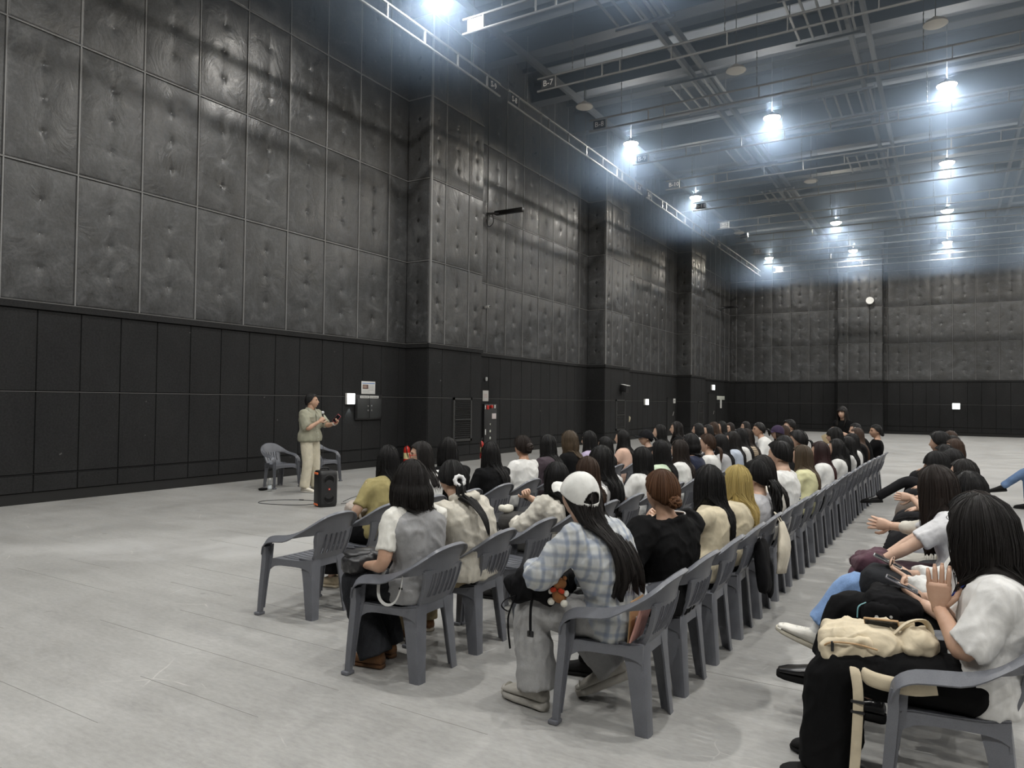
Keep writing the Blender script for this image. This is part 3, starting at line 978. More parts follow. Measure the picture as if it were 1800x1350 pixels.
# ---- deferred union of overlapping lofts into one continuous surface
JOBS = []
from mathutils import noise as mnoise
def remesh_job(mb, vox, mats, obj, smooth=5, wrinkle=.0, wscale=.09, fold=None):
    if fold is None:
        fold = .0085 if vox < .0125 else (.006 if vox < .016 else 0)
    JOBS.append((mb, vox, mats, obj, smooth, wrinkle, wscale, fold))
def run_jobs():
    tc = bpy.data.collections.new('tmp'); COL.children.link(tc)
    texs = {}
    L = []
    for mb, vox, mats, obj, sm, wr, wsc, fold in JOBS:
        me = mb.mesh('tmp', mats)
        o = bpy.data.objects.new('tmp', me); tc.objects.link(o)
        r = o.modifiers.new('r', 'REMESH'); r.mode = 'VOXEL'; r.voxel_size = vox; r.use_smooth_shade = True
        s = o.modifiers.new('s', 'SMOOTH'); s.factor = .5; s.iterations = sm
        if wr:
            if wsc not in texs:
                tx = bpy.data.textures.new('wr', 'CLOUDS'); tx.noise_scale = wsc; tx.noise_depth = 2; texs[wsc] = tx
            d = o.modifiers.new('d', 'DISPLACE'); d.texture = texs[wsc]; d.strength = wr; d.mid_level = .5; d.texture_coords = 'GLOBAL'
            s = o.modifiers.new('s', 'SMOOTH'); s.factor = .4; s.iterations = 1
        o.location = (NR.uniform(-40, 40), NR.uniform(-40, 40), NR.uniform(-40, 40))
        L.append((o, mats, obj, fold))
    dg = bpy.context.evaluated_depsgraph_get()
    dg.update()
    for o, mats, obj, fold in L:
        me = bpy.data.meshes.new_from_object(o.evaluated_get(dg), depsgraph=dg)
        me.materials.clear()
        me.materials.append(mats)
        me.polygons.foreach_set('use_smooth', [True] * len(me.polygons))
        if fold:
            n = len(me.vertices)
            co = np.empty(n * 3, dtype=np.float32); me.vertices.foreach_get('co', co); co = co.reshape(-1, 3)
            no = np.empty(n * 3, dtype=np.float32); me.vertex_normals.foreach_get('vector', no); no = no.reshape(-1, 3)
            sd = NR.uniform(0, 50)
            nf = mnoise.noise
            f1 = np.array([nf((a * 11 + c * 7 + sd, b * 11 - c * 4, c * 3.2 - a * 2)) for a, b, c in co.tolist()])
            f2 = np.array([nf((a * 20 - c * 8 + sd, b * 20 + c * 10, c * 7 + sd)) for a, b, c in co.tolist()])
            rd = (1 - np.minimum(1, np.abs(f1) * 2.6)) ** 2 + .25 * (1 - np.minimum(1, np.abs(f2) * 2.6)) ** 2
            co += no * (fold * (rd - .35))[:, None].astype(np.float32)
            me.vertices.foreach_set('co', co.ravel())
            me.update()
        old = obj.data
        obj.data = me
        bpy.data.meshes.remove(old)
    for o, *_ in L:
        bpy.data.objects.remove(o, do_unlink=True)
    bpy.data.collections.remove(tc)
    JOBS.clear()

def V(*a):
    return Vector(a)

def ik(S, W, l1, l2, pole):
    d = W - S
    L = min(d.length, (l1 + l2) * .995)
    dn = d.normalized()
    a = (l1 * l1 - l2 * l2 + L * L) / (2 * L)
    h = sqrt(max(l1 * l1 - a * a, 0))
    p = pole - dn * pole.dot(dn)
    p = p.normalized() if p.length > 1e-5 else Vector((0, 0, -1))
    return S + dn * a + p * h, S + dn * L

def limb(A, B, C, n=12, k=.16):
    """smooth polyline through a bent joint"""
    pts = [A, A.lerp(B, .5), B.lerp(A, k), B.lerp(C, k), B.lerp(C, .55), C]
    return [Vector(p) for p in smooth_path([tuple(p) for p in pts], n)]

def interp(t, T, Y):
    return float(np.interp(t, T, Y))

_TT = [-.25, -.1, .05, .15, .32, .55, .75, .87, .945, 1.0, 1.06]
_TW = [.140, .165, .176, .166, .136, .150, .166, .152, .112, .066, .052]
_TD = [.095, .112, .122, .116, .096, .108, .106, .092, .076, .058, .052]

def hand(mb, wrist, d, n, side, curl=.45, spread=.12, size=1.0, seg=6, thumb=.5):
    """wrist point, d = finger direction, n = back-of-hand normal, side +1 if the thumb is on +(d x n)"""
    d = d.normalized(); n = (n - d * n.dot(d)).normalized(); s = d.cross(n) * side
    z = size
    prof = [(-.012, .024, .019), (.012, .027, .018), (.045, .037, .016), (.078, .040, .0135), (.092, .036, .011)]
    R = []
    for t, w, th in prof:
        c = wrist + d * (t * z)
        R.append([c + s * (w * z * cos(2 * pi * j / 10)) + n * (th * z * sin(2 * pi * j / 10)) for j in range(10)])
    mb.rings(R)
    lens = [.068, .076, .071, .056]
    for i in range(4):
        off = (.028 - .0187 * i)
        base = wrist + d * (.078 * z) + s * (off * z)
        dirv = (d + s * (spread * (1.5 - i) * .5)).normalized()
        pts = [base - d * (.015 * z), base]
        cur = base; ang = 0.0
        for sg_, frac in enumerate((.46, .31, .23)):
            ang += curl * (.75, 1.0, .8)[sg_]
            dv = dirv * cos(ang) - n * sin(ang)
            cur = cur + dv * (lens[i] * frac * z)
            pts.append(cur)
        r = .0084 * z if i < 3 else .0074 * z
        mb.tube(pts, [r * 1.02, r * 1.05, r, r * .92, r * .6], seg, side=s)
    b = wrist + d * (.022 * z) + s * (.026 * z) - n * (.004 * z)
    td = (d * .62 + s * .72 - n * .25 * (0.4 + thumb)).normalized()
    p1 = b + td * (.036 * z); p2 = p1 + (td + d * .5 - s * .3 * thumb).normalized() * (.030 * z); p3 = p2 + (d - n * .2 * thumb).normalized() * (.024 * z)
    mb.tube([b - td * .012 * z, b, p1, p2, p3], [.013 * z, .0135 * z, .0105 * z, .009 * z, .006 * z], seg, side=n)

def head_shell(mb, frame, size=1.0, nu=32, nv=24, male=False, ears=True):
    """frame(v) maps head coordinates (x forward, y left, z up) to the person's space"""
    R = []
    def g(x, c, s):
        return math.exp(-((x - c) / s) ** 2)
    for i in range(nv + 1):
        ph = pi * i / nv
        ph = min(max(ph, .02), pi - .02)
        ring = []
        for j in range(nu):
            th = 2 * pi * j / nu
            x = .096 * cos(th) * sin(ph); y = .076 * sin(th) * sin(ph); z = .118 * cos(ph)
            front = max(0, cos(th))
            low = min(1, max(0, (-z - .02) / .09))
            y *= 1 - .34 * low ** 1.2 + (.04 if male else 0) * low
            if x < 0:
                x *= 1 - .42 * low; z += .035 * low
            else:
                x += .012 * low * front
            ay = abs(y)
            if front > 0:
                f = front ** 2
                x += .022 * g(z, -.022, .016) * g(y, 0, .012) * f + .012 * g(z, -.002, .022) * g(y, 0, .009) * f      # nose
                x -= .010 * g(z, .012, .012) * (g(ay, .032, .016)) * f                                                # eye sockets
                x += .005 * g(z, .032, .012) * g(ay, .028, .026) * f                                                  # brows
                x += .008 * g(z, -.058, .010) * g(y, 0, .022) * f - .005 * g(z, -.073, .007) * g(y, 0, .02) * f       # lips, fold
                x += .008 * g(z, -.092, .016) * g(y, 0, .024) * f                                                     # chin
                x += .004 * g(z, -.03, .025) * g(ay, .042, .02) * f                                                   # cheeks
            ring.append(frame(Vector((x, y, z)) * size))
        R.append(ring)
    mb.rings(R)
    for s in (-1, 1) if ears else ():                                                                                 # ears
        rr_ = []
        for q in range(5):
            a = (q - 2) / 2
            w = sqrt(max(.05, 1 - a * a))
            c = Vector((-.012 - .006 * a, s * (.076 + .004), -.012 + .028 * a))
            rr_.append([frame((c + Vector((.016 * w * cos(2 * pi * j / 8), s * .007 * w * sin(2 * pi * j / 8) + s * .004 * w, 0))) * size) for j in range(8)])
        mb.rings(rr_)

def person(sp):
    """one figure from a dictionary; returns its root and a dictionary of joints in the person's own space"""
    g = sp.get
    x, y = sp['at']; rz = sp.get('rz', pi)
    if sp.get('hd') and sp.get('seated', True) and not sp.get('centred'):     # nobody sits dead centre
        y += max(-.12, min(.12, (sp['hd'][1] - y) * .5))
    rnd = random.Random(g('seed', hash((round(x, 2), round(y, 2))) % 10 ** 6))
    dist = math.hypot(x, y)
    far = dist > 7.5
    vox = g('vox', min(.024, max(.0098, .0052 + .00125 * dist)))
    root = empty('person', (x, y, 0), rz)
    tag(root, g('label'), 'person', g('group'))
    male = g('male', False)
    h = g('h', .98 if not male else 1.05)
    wd = g('wd', 1.0 if not male else 1.14)
    seated = g('seated', True)
    P = V(*g('pelvis', (-.075, 0, .495) if seated else (0, 0, .90 * h)))
    lean = radians(g('lean', 4)); slouch = g('slouch', .5)
    auto = math.degrees(math.atan2(y - 8.8, x + 9.3)) if (seated and abs(rz - pi) < .01) else 0.0
    twist = radians(g('twist', max(-22, min(20, auto * .55)))); side_lean = radians(g('side_lean', 0))
    TL = .465 * h
    if g('hd') and seated:                      # where the crown of the head is in the hall: sets how far the figure leans
        hX, hY, hZ = sp['hd']
        v = Matrix.Rotation(-rz, 3, 'Z') @ V(hX - x, hY - y, 0)
        TL = .456 + (hZ - 1.213)
        hgt = TL + .17
        lean = math.asin(max(-.26, min(.55, (v.x + .055 + .02 * slouch) / hgt)))
        side_lean = math.asin(max(-.24, min(.24, v.y / hgt)))
        TL = TL / max(.8, cos(lean) * cos(side_lean)) if lean > 0 else TL
        hgt2 = hgt
    def spine(t):
        tt = max(t, 0)
        if t < 0:
            return P + V(0, 0, TL * t)
        a = lean * (.55 + .45 * tt)
        return P + V(sin(a) * TL * t - .045 * slouch * sin(pi * min(tt, 1) * .95) + .02 * slouch * tt, sin(side_lean) * TL * t, cos(a) * TL * t)
    def tring(t, infl, n=20, wk=1.0, dk=1.0):
        c = spine(t)
        d = (spine(t + .05) - spine(t - .05)).normalized()
        w = (interp(t, _TT, _TW) * wd * wk + infl); dp = (interp(t, _TT, _TD) * (.96 + .1 * (wd - 1)) * dk + infl)
        a = twist * min(max(t, 0), 1)
        sv = V(-sin(a), cos(a), 0); fv = sv.cross(d).normalized(); sv = d.cross(fv)
        pts = []
        for j in range(n):
            q = 2 * pi * j / n
            cq, sq = cos(q), sin(q)
            e = .82
            pts.append(c + sv * (w * math.copysign(abs(cq) ** e, cq)) + fv * (dp * math.copysign(abs(sq) ** e, sq)))
        return pts
    nb = spine(1.0)
    sh = []
    for s in (1, -1):
        c = spine(.865); a = twist
        sh.append(c + V(-sin(a), cos(a), 0) * (s * .158 * wd) + V(cos(a), sin(a), 0) * .008)
    # head
    hy, hp, hr = radians(g('head_yaw', 0) if (g('face') or not seated) else auto * .95 + g('head_off', 0)), radians(g('head_pitch', 4)), radians(g('head_roll', 0))
    hd_size = g('head_size', .97 if not male else 1.02)
    nt_ = nb + V(sin(lean) * .06 + .012 + .03 * max(0, sin(hp)), sin(side_lean) * .09, .052)
    Rm = Matrix.Rotation(hy, 3, 'Z') @ Matrix.Rotation(hp, 3, 'Y') @ Matrix.Rotation(hr, 3, 'X')
    hc = nt_ + Rm @ V(.018, 0, .088) * hd_size
    frame = lambda v: hc + Rm @ v
    skin = SKIN[g('skin', 0)]
    # arms
    ua, fa = .268 * h, .232 * h
    arms = g('arms', {})
    dfl = {'L': dict(w=(.19, .06, .585), pole=(-.25, .75, -.6), d=(.7, -.55, -.15), n=(.1, .1, 1)), 'R': dict(w=(.18, -.06, .59), pole=(-.25, -.75, -.6), d=(.7, .55, -.15), n=(.1, -.1, 1))}
    A = {}
    for k, i, s in (('L', 0, 1), ('R', 1, -1)):
        q = dict(dfl[k]); q.update(arms.get(k, {}))
        el, wr = ik(sh[i], V(*q['w']), ua, fa, V(*q['pole']))
        A[k] = (sh[i], el, wr, q, s)
    # legs
    legs = g('legs', {})
    if seated:
        kx = g('knee_x', .335)
        dl = {'L': dict(k=(kx, .10 * wd, .485), a=(kx + .01, .105 * wd, .085)), 'R': dict(k=(kx, -.10 * wd, .485), a=(kx + .01, -.105 * wd, .085))}
    else:
        dl = {'L': dict(k=(.035, .095, .49 * h), a=(-.01, .10, .085)), 'R': dict(k=(.035, -.095, .49 * h), a=(-.01, -.10, .085))}
    LG = {}
    for k, s in (('L', 1), ('R', -1)):
        q = dict(dl[k]); q.update(legs.get(k, {}))
        LG[k] = (P + V(.02 if seated else 0, s * .088 * wd, -.005 if seated else -.03), V(*q['k']), V(*q['a']), q, s)
    J = dict(head=frame, hc=hc, Rm=Rm, spine=spine, sh=sh, A=A, LG=LG, root=root, P=P, dist=dist, rnd=rnd, nb=nb)

    # ---- body: one mesh
    mb = MB()
    tor = [tring(t, -.012, 14) for t in (-.12, .05, .3, .55, .75, .87, .945, .985)]
    nk = [nb.lerp(nt_, q) for q in (.0, .5, 1.0)] + [hc + Rm @ V(-.012, 0, -.03)]
    for c, r in zip(nk, (.062, .054, .052, .052)):
        r *= (1.12 if male else .98) * hd_size
        d = (nk[-1] - nk[0]).normalized()
        u = V(0, 1, 0); w = u.cross(d).normalized(); u = d.cross(w)
        tor.append([c + u * (r * cos(2 * pi * j / 14)) + w * (r * sin(2 * pi * j / 14)) for j in range(14)])
    mb.rings(tor)
    head_shell(mb, frame, hd_size, 24 if far else 36, 18 if far else 28, male, g('hair', {}).get('style', 'long') in ('short', 'pony', 'lowpony', 'bun', 'claw'))
    at = 1.12 if male else 1.0
    at *= g('arm_thick', 1.0)
    for k in 'LR':
        S, E, W, q, s = A[k]
        pts = limb(S, E, W, 13)
        rr_ = np.interp(np.linspace(0, 1, 13), [0, .15, .45, .5, .62, .85, 1], [.050, .047, .039, .037, .039, .029, .0235]) * at
        mb.tube(pts, [float(r) for r in rr_], 10)
        hd_d = V(*q['d']); hd_n = V(*q['n'])
        hand(mb, W, hd_d, hd_n, q.get('thumb_side', s * -1), q.get('curl', .42), q.get('spread', .1), (.98 if not male else 1.08) * g('hand_size', 1.0), 5 if far else 7, q.get('thumb', .5))
    for k in 'LR':
        H, K, An, q, s = LG[k]
        pts = limb(H, K, An, 12)
        rr_ = np.interp(np.linspace(0, 1, 12), [0, .2, .45, .52, .68, .9, 1], [.078, .074, .056, .054, .05, .034, .034])
        mb.tube(pts, [float(r) * (1.05 if male else .98) for r in rr_], 10)
    mb.build('body', skin, root, auto=None)

    # ---- top
    top = g('top', dict(c=(.6, .6, .6)))
    infl = top.get('infl', .020); hem = top.get('hem', -.12); sl = top.get('sleeve', .62)
    mb = MB()
    ts = [hem, hem + .06, .1, .32, .55, .74, .86, .935, .985]
    ts = sorted(set(t for t in ts if t >= hem))
    fl_ = top.get('flare', .0)
    rings_ = []
    for t in ts:
        k = infl * (1.0 if t < .8 else (.75 if t < .9 else .45)) + fl_ * max(0, (.5 - t))
        rings_.append(tring(t, k, 22, top.get('wk', 1.0) if t < .6 else 1.0, top.get('dk', 1.0) if t < .6 else 1.0))
    neck = top.get('neck', .55)
    mb.rings(rings_)
    sleeve_mb = mb
    for k in 'LR':
        S, E, W, q, s = A[k]
        if sl <= 0:
            continue
        pts = limb(S, E, W, 21)
        a0 = S + V(0, -s * .05, .004)
        if sl <= 1.0:
            n_ = max(3, int(round(10 * sl)) + 1)
            use = [a0] + pts[:n_]
            r0, r1 = top.get('sr', (.066, .064))
            rad = [r0 * .9] + [r0 + (r1 - r0) * i / (n_ - 1) for i in range(n_)]
        else:
            n_ = int(round(10 + 10 * (sl - 1))) + 1
            use = [a0] + pts[:n_]
            r0, r1 = top.get('sr', (.066, .043))
            rad = [r0 * .9] + [r0 + (r1 - r0) * (i / (n_ - 1)) + .006 * math.exp(-((i - 10) / 2.5) ** 2) for i in range(n_)]
        mb.tube(use, [float(r) * at for r in rad], 14)
    if top.get('hood'):
        c0 = spine(.93)
        R = []
        for i in range(9):
            q = -pi / 2 + pi * i / 8
            R.append([c0 + V(-.105 - .03 * cos(2 * pi * j / 16) * cos(q) + .035 * sin(q), .115 * sin(2 * pi * j / 16) * cos(q) ** .7, -.035 + .105 * sin(q)) for j in range(16)])
        mb.rings(R)
        mb.tube([c0 + V(.03, .075, .045), c0 + V(-.03, .088, .06), c0 + V(-.085, .05, .06), c0 + V(-.10, 0, .06), c0 + V(-.085, -.05, .06), c0 + V(-.03, -.088, .06), c0 + V(.03, -.075, .045)], [.018, .028, .032, .034, .032, .028, .018], 10)
    if top.get('collar'):
        ring = tring(.985, .018, 18)
        cpts = [p + V(0, 0, .004) for p in ring]
        mb.tube(cpts + [cpts[0]], .013, 8)
    o = link(top.get('name', 'shirt'), bpy.data.meshes.new('t'), root)
    remesh_job(mb, vox, cloth(top['c'], top.get('kind', 'plain')), o, 4, top.get('wr', .008), top.get('ws', .10))
    J['tring'] = tring
    if top.get('inner_sleeve'):                     # sleeves of a tee worn under a sleeveless top
        ic = top['inner_sleeve']
        mb = MB()
        for k in 'LR':
            S, E, W, q, s = A[k]
            pts = limb(S, E, W, 21)
            use = [spine(.93) + V(0, s * .06, .0), S + V(0, -s * .045, .012)] + pts[:7]
            mb.tube(use, [.05, .060] + [.060 - .0004 * i for i in range(7)], 14)
        o = link('tee_sleeves', bpy.data.meshes.new('t'), root); o['label'] = 'white tee under the vest'
        remesh_job(mb, vox, cloth(ic), o, 3, .01, .07)

    # ---- bottoms
    bt = g('bottom', dict(c=(.02, .02, .022)))
    style = bt.get('style', 'straight')
    mb = MB()
    R = [tring(t, -.006 + bt.get('infl', 0), 18) for t in (-.16 if not seated else -.14, -.04, .08, .2, .26)]
    mb.rings(R)
    prof = {'slim': [.088, .082, .066, .062, .056, .046, .044], 'straight': [.094, .088, .074, .072, .066, .062, .06], 'wide': [.102, .098, .092, .092, .094, .10, .105], 'loose': [.098, .094, .084, .084, .08, .082, .084]}.get(style if style != 'skirt' else 'wide')
    end = bt.get('end', 1.0)
    if style == 'skirt':
        K = (LG['L'][1] + LG['R'][1]) / 2; An = (LG['L'][2] + LG['R'][2]) / 2
        zend = bt.get('zend', .12)
        F = An.copy(); F.z = zend; F.x = K.x + bt.get('fx', .02)
        w0 = abs(LG['L'][1].y - LG['R'][1].y) / 2
        pts = smooth_path([tuple(P + V(-.01, 0, .0)), tuple(P.lerp(K, .5) + V(0, 0, .01)), tuple(K + V(-.03, 0, .0)), tuple(K + V(.01, 0, -.05)), tuple(K.lerp(F, .5)), tuple(F)], 14)
        rad = [(float(np.interp(i / 13, [0, .3, .55, 1], [.175, .165, w0 + .095, w0 + bt.get('flare', .13)])), float(np.interp(i / 13, [0, .3, .6, 1], [.10, .085, .085, bt.get('deep', .12)]))) for i in range(14)]
        mb.tube([Vector(p) for p in pts], rad, 22, side=V(0, 1, 0))
    else:
        for k in 'LR':
            H, K, An, q, s = LG[k]
            C = K.lerp(An, end)
            if end > .9:
                C = An + (An - K).normalized() * bt.get('over', .0)
            pts = limb(H, K, C, 15, .13)
            rad = np.interp(np.linspace(0, 1, 15), [0, .2, .44, .52, .66, .9, 1], prof)
            mb.tube([H + V(-.03, -s * .02, .0)] + pts, [prof[0]] + [float(r) * bt.get('k', 1.0) for r in rad], 14)
    o = link(bt.get('name', 'skirt' if style == 'skirt' else 'trousers'), bpy.data.meshes.new('t'), root)
    remesh_job(mb, vox * 1.1, cloth(bt['c'], bt.get('kind', 'plain')), o, 3, bt.get('wr', .008), .10, .006 if vox < .0125 else None)

    # ---- shoes (and socks)
    shoe = g('shoes', dict(c=(.02, .02, .02)))
    for k in 'LR':
        H, K, An, q, s = LG[k]
        fd = V(*q.get('foot', (1, s * .12, -.04)))
        fd.normalize()
        shin = (An - K).normalized()
        up = q.get('up')
        up = V(*up) if up else V(0, 0, 1)
        up = (up - fd * up.dot(fd)).normalized()
        sv = up.cross(fd)
        c0 = An - up * .078 - fd * .055
        if q.get('z0') is None and An.z < .14:
            c0.z = 0.0 if abs(fd.z) < .12 else c0.z
            if abs(fd.z) < .12:
                fd = V(fd.x, fd.y, 0).normalized(); up = V(0, 0, 1); sv = up.cross(fd)
        L_ = .245 * (1.08 if male else 1.0) * shoe.get('k', 1.0)
        def foot_rings(prf, n=12):
            R = []
            for t, w, zb, zt in prf:
                c = c0 + fd * (t * L_)
                ring = []
                for j in range(n):
                    a = 2 * pi * j / n
                    ca, sa = cos(a), sin(a)
                    zz = zb + (zt - zb) * (.5 + .5 * math.copysign(abs(sa) ** .7, sa))
                    ring.append(c + sv * (w * math.copysign(abs(ca) ** .8, ca)) + up * zz)
                R.append(ring)
            return R
        ch = shoe.get('chunk', 0)
        mb = MB()
        so = .020 + ch * .020
        mb.rings(foot_rings([(0, .027, so, .06 + so * .5), (.06, .035 + ch * .008, so, .09 + so * .6), (.22, .037 + ch * .01, so, .096 + so * .6), (.42, .039 + ch * .01, so, .078 + so * .6), (.65, .046 + ch * .008, so, .058 + so * .6), (.85, .044 + ch * .008, so, .046 + so * .6), (.96, .033 + ch * .006, so, .034 + so * .6), (1.0, .02, so, so + .018)]))
        so_ = MB()
        so_.rings(foot_rings([(-.01, .024, 0, so + .006), (.05, .036 + ch * .006, 0, so + .006), (.3, .036 + ch * .006, 0, so + .006), (.65, .046 + ch * .006, 0, so + .006), (.87, .044 + ch * .004, .002, so + .006), (1.0, .026, .006, so + .006), (1.03, .012, .01, so + .004)]))
        o = mb.build('shoe', cloth(shoe['c']) if not shoe.get('gloss') else M['gloss_black'], root, auto=None)
        if shoe.get('laces') and not far:
            lm = MB()
            for t in (.36, .45, .54, .63):
                zt = float(np.interp(t, [.22, .42, .65], [.096, .078, .058])) + so * .6
                c = c0 + fd * (t * L_) + up * (zt + .001)
                lm.tube([c - sv * .022 - up * .006, c + up * .002, c + sv * .022 - up * .006], .003, 5)
            lm.build('laces', cloth((.75, .74, .70)), o)
            tm = MB(); tm.rings([[c0 + fd * (L_ * (.90 + .10 * i / 3)) + sv * ((.044 - .02 * (i / 3) ** 2) * cos(a)) + up * (so + (.036 - .012 * i) * max(0, sin(a))) for a in [pi * j / 10 for j in range(11)]] for i in range(4)]); tm.build('toe_cap', cloth((.74, .72, .66)), o)
        so_.build('sole', cloth(shoe.get('sole', shoe['c'])), o, auto=None)
        if q.get('sock') or g('socks'):
            mb = MB()
            mb.tube([An - up * .03 - shin * 0, An, An - shin * .06, An - shin * .15], [.036, .037, .038, .042], 12)
            mb.build('sock', cloth((.72, .72, .70), 'knit'), root, auto=None)

    make_hair(sp, J, male)
    if g('cap'):
        make_cap(sp, J, hd_size)
    if g('glasses'):
        make_glasses(sp, J, hd_size)
    if g('face') or g('feat'):
        fm = MB()
        for s in (-1, 1):
            fm.rings([[frame(V(.0835 - .000 * q, s * .031 + .012 * (q / 2 - 1) * 1.0, .012) * hd_size + V(.004 * sin(a), 0, .0055 * cos(a)) * (1 - (q / 2 - 1) ** 2 * .8)) for a in [2 * pi * j / 8 for j in range(8)]] for q in range(5)])
        fm.build('eyes', M['eye'], root)
        fm = MB()
        for s in (-1, 1):
            fm.tube([frame(V(.090, s * .014, .028) * hd_size), frame(V(.088, s * .034, .033) * hd_size), frame(V(.074, s * .052, .027) * hd_size)], [.003, .0042, .002], 6)
        fm.build('eyebrows', HAIR['black'], root)
        fm = MB()
        fm.tube([frame(V(.088, .022, -.058) * hd_size), frame(V(.0985, .008, -.056) * hd_size), frame(V(.0995, 0, -.058) * hd_size), frame(V(.0985, -.008, -.056) * hd_size), frame(V(.088, -.022, -.058) * hd_size)], [(.0015, .002), (.003, .005), (.003, .005), (.003, .005), (.0015, .002)], 8, side=V(0, 0, 1))
        fm.build('lips', M['lips'], root)
    return root, J

def strand_attr(me, A):
    at = me.attributes.new('strand', 'FLOAT_VECTOR', 'POINT')
    at.data.foreach_set('vector', np.array(A, dtype=np.float32).ravel())

def make_hair(sp, J, male):
    hs = dict(sp.get('hair', {}))
    style = hs.get('style', 'long')
    if style == 'none':
        return
    root, frame, Rm, hc, spine, rnd, dist = J['root'], J['head'], J['Rm'], J['hc'], J['spine'], J['rnd'], J['dist']
    mat = HAIR[hs.get('c', 'black')]
    k = sp.get('head_size', .97 if not male else 1.02)
    L = hs.get('L', {'long': .40, 'bob': .175, 'mid': .27, 'short': .0, 'pony': 0, 'bun': 0}.get(style, .3))
    vol = hs.get('vol', .014)
    ax, ay, az = (.098 + vol) * k, (.078 + vol) * k, (.118 + vol * .9) * k
    part = hs.get('part', .12)
    wave = hs.get('wave', .0)
    tied = style in ('pony', 'bun', 'claw', 'lowpony')
    TWs = [.25, .5, .75, .87, .945, 1.0]
    infl = sp.get('top', {}).get('infl', .02) + hs.get('lift', .012)
    wdk = sp.get('wd', 1.0 if not male else 1.14)
    seedn = rnd.uniform(0, 100)
    cols = {}
    def n1(u, f):                       # smooth periodic noise over the column angle
        return sum(sin(u * f * q + seedn * q * 1.7) / q for q in (1, 2, 3)) / 1.8
    def hairline(th):
        d = abs(math.degrees(math.atan2(sin(th), cos(th))))
        if style == 'short':
            return interp(d, [0, 35, 60, 78, 95, 140, 180], [50, 48, 56, 80, 96, 114, 120])
        if tied:
            return interp(d, [0, 35, 60, 80, 100, 140, 180], [50, 50, 60, 82, 100, 120, 124])
        fr = hs.get('fringe', 50)
        return interp(d, [0, 40, 58, 72, 90, 180], [fr, fr + 1, fr + 10, 84, 92, 96])
    def fallen(th):
        d = abs(math.degrees(math.atan2(sin(th), cos(th))))
        if style == 'short' or tied:
            return 0.0
        return interp(d, [hs.get('open', 56), hs.get('open', 56) + 17], [0, 1])
    base_z = J['hc'].z
    def collide(p, back=False):
        # keep hair outside the clothed torso
        best = None
        for t in (1.0, .945, .87, .75, .6, .45, .3, .15):
            c = spine(t)
            if p.z >= c.z or t == .15:
                best = t if best is None else best
                t0 = t; break
        t0 = min(1.06, max(0.0, 0))
        lo, hi = 0.0, 1.06
        for _ in range(12):
            mid = (lo + hi) / 2
            if spine(mid).z < p.z:
                lo = mid
            else:
                hi = mid
        t = lo
        if t > 1.04:
            return p
        c = spine(t)
        w = interp(t, _TT, _TW) * wdk + infl + (.018 if t > .8 else 0); d = interp(t, _TT, _TD) + infl
        if .78 < t < .97:
            w += .03
        dx, dy = p.x - c.x, p.y - c.y
        q = (dx / d) ** 2 + (dy / w) ** 2
        if q < 1:
            # push mostly backwards or forwards so that hair lies on the back or chest
            sx = sqrt(max(0, 1 - (dy / w) ** 2)) * d
            nx = c.x + (-sx if (back or dx < .02) else sx)
            return Vector((nx, p.y, p.z))
        return p
    def path(th, n, extra=0.0, dl=0.0):
        d = abs(math.degrees(math.atan2(sin(th), cos(th))))
        fe = radians(hairline(th))
        fl = fallen(th)
        n_s = n if fl < .02 else max(5, int(n * .42))
        out = []
        px = -.012 * k
        for i in range(n_s):
            t = i / (n_s - 1)
            ph = fe * t
            rr = 1 + extra / .11
            lift = hs.get('top_lift', 0.0) * cos(ph) ** 2
            v = Vector(((ax * cos(th) * sin(ph)) * rr + px * (1 - t), (ay * sin(th) * sin(ph)) * rr + part * .0, az * cos(ph) * rr + lift))
            if style == 'short':
                v *= 1 + .05 * math.exp(-((ph - .7) / .5) ** 2)
            out.append((frame(v), t * .3))
        if n_s < n:
            p0 = out[-1][0]
            horiz = Rm @ Vector((cos(th) * ax, sin(th) * ay, 0)); horiz.z = 0
            Lc = (L + dl) * fl + .01
            ctr = Vector((J['nb'].x - .05, J['nb'].y, 0))
            for i in range(1, n - n_s + 1):
                t = i / (n - n_s)
                z = p0.z - Lc * t
                sw = hs.get('flare', .0)
                off = horiz.normalized() * ((.010 * sin(pi * min(t * 1.5, 1)) + sw * t) + wave * sin(t * 9 + seedn + th * 2) * t)
                p = Vector((p0.x, p0.y, z)) + off
                g_ = hs.get('gather', .12) * t
                p.y = p.y * (1 - g_) + ctr.y * g_
                if p.x < ctr.x + .16:
                    p.x = p.x * (1 - g_ * .4) + ctr.x * g_ * .4
                if style == 'bob':
                    e = max(0, t - .7) / .3
                    p -= horiz.normalized() * (.028 * e * e)
                if hs.get('allback'):
                    lim = .13 - .04 * t
                    p.y = ctr.y + max(-lim, min(lim, p.y - ctr.y))
                    q_ = collide(Vector((ctr.x - .02, p.y, p.z)), True)
                    w_ = min(1, t * 2.2)
                    p = Vector((p.x * (1 - w_) + min(p.x, q_.x) * w_, p.y, p.z))
                p = collide(p, bool(hs.get('allback')))
                out.append((p, .3 + .7 * t))
        return out
    cap_h = sp.get('cap')
    N = 44 if dist > 9 else (72 if dist > 5.5 else 112)
    n = 18 if dist > 9 else 26
    amp = hs.get('amp', .0035)
    mb = MB(); VV = []; AT = []
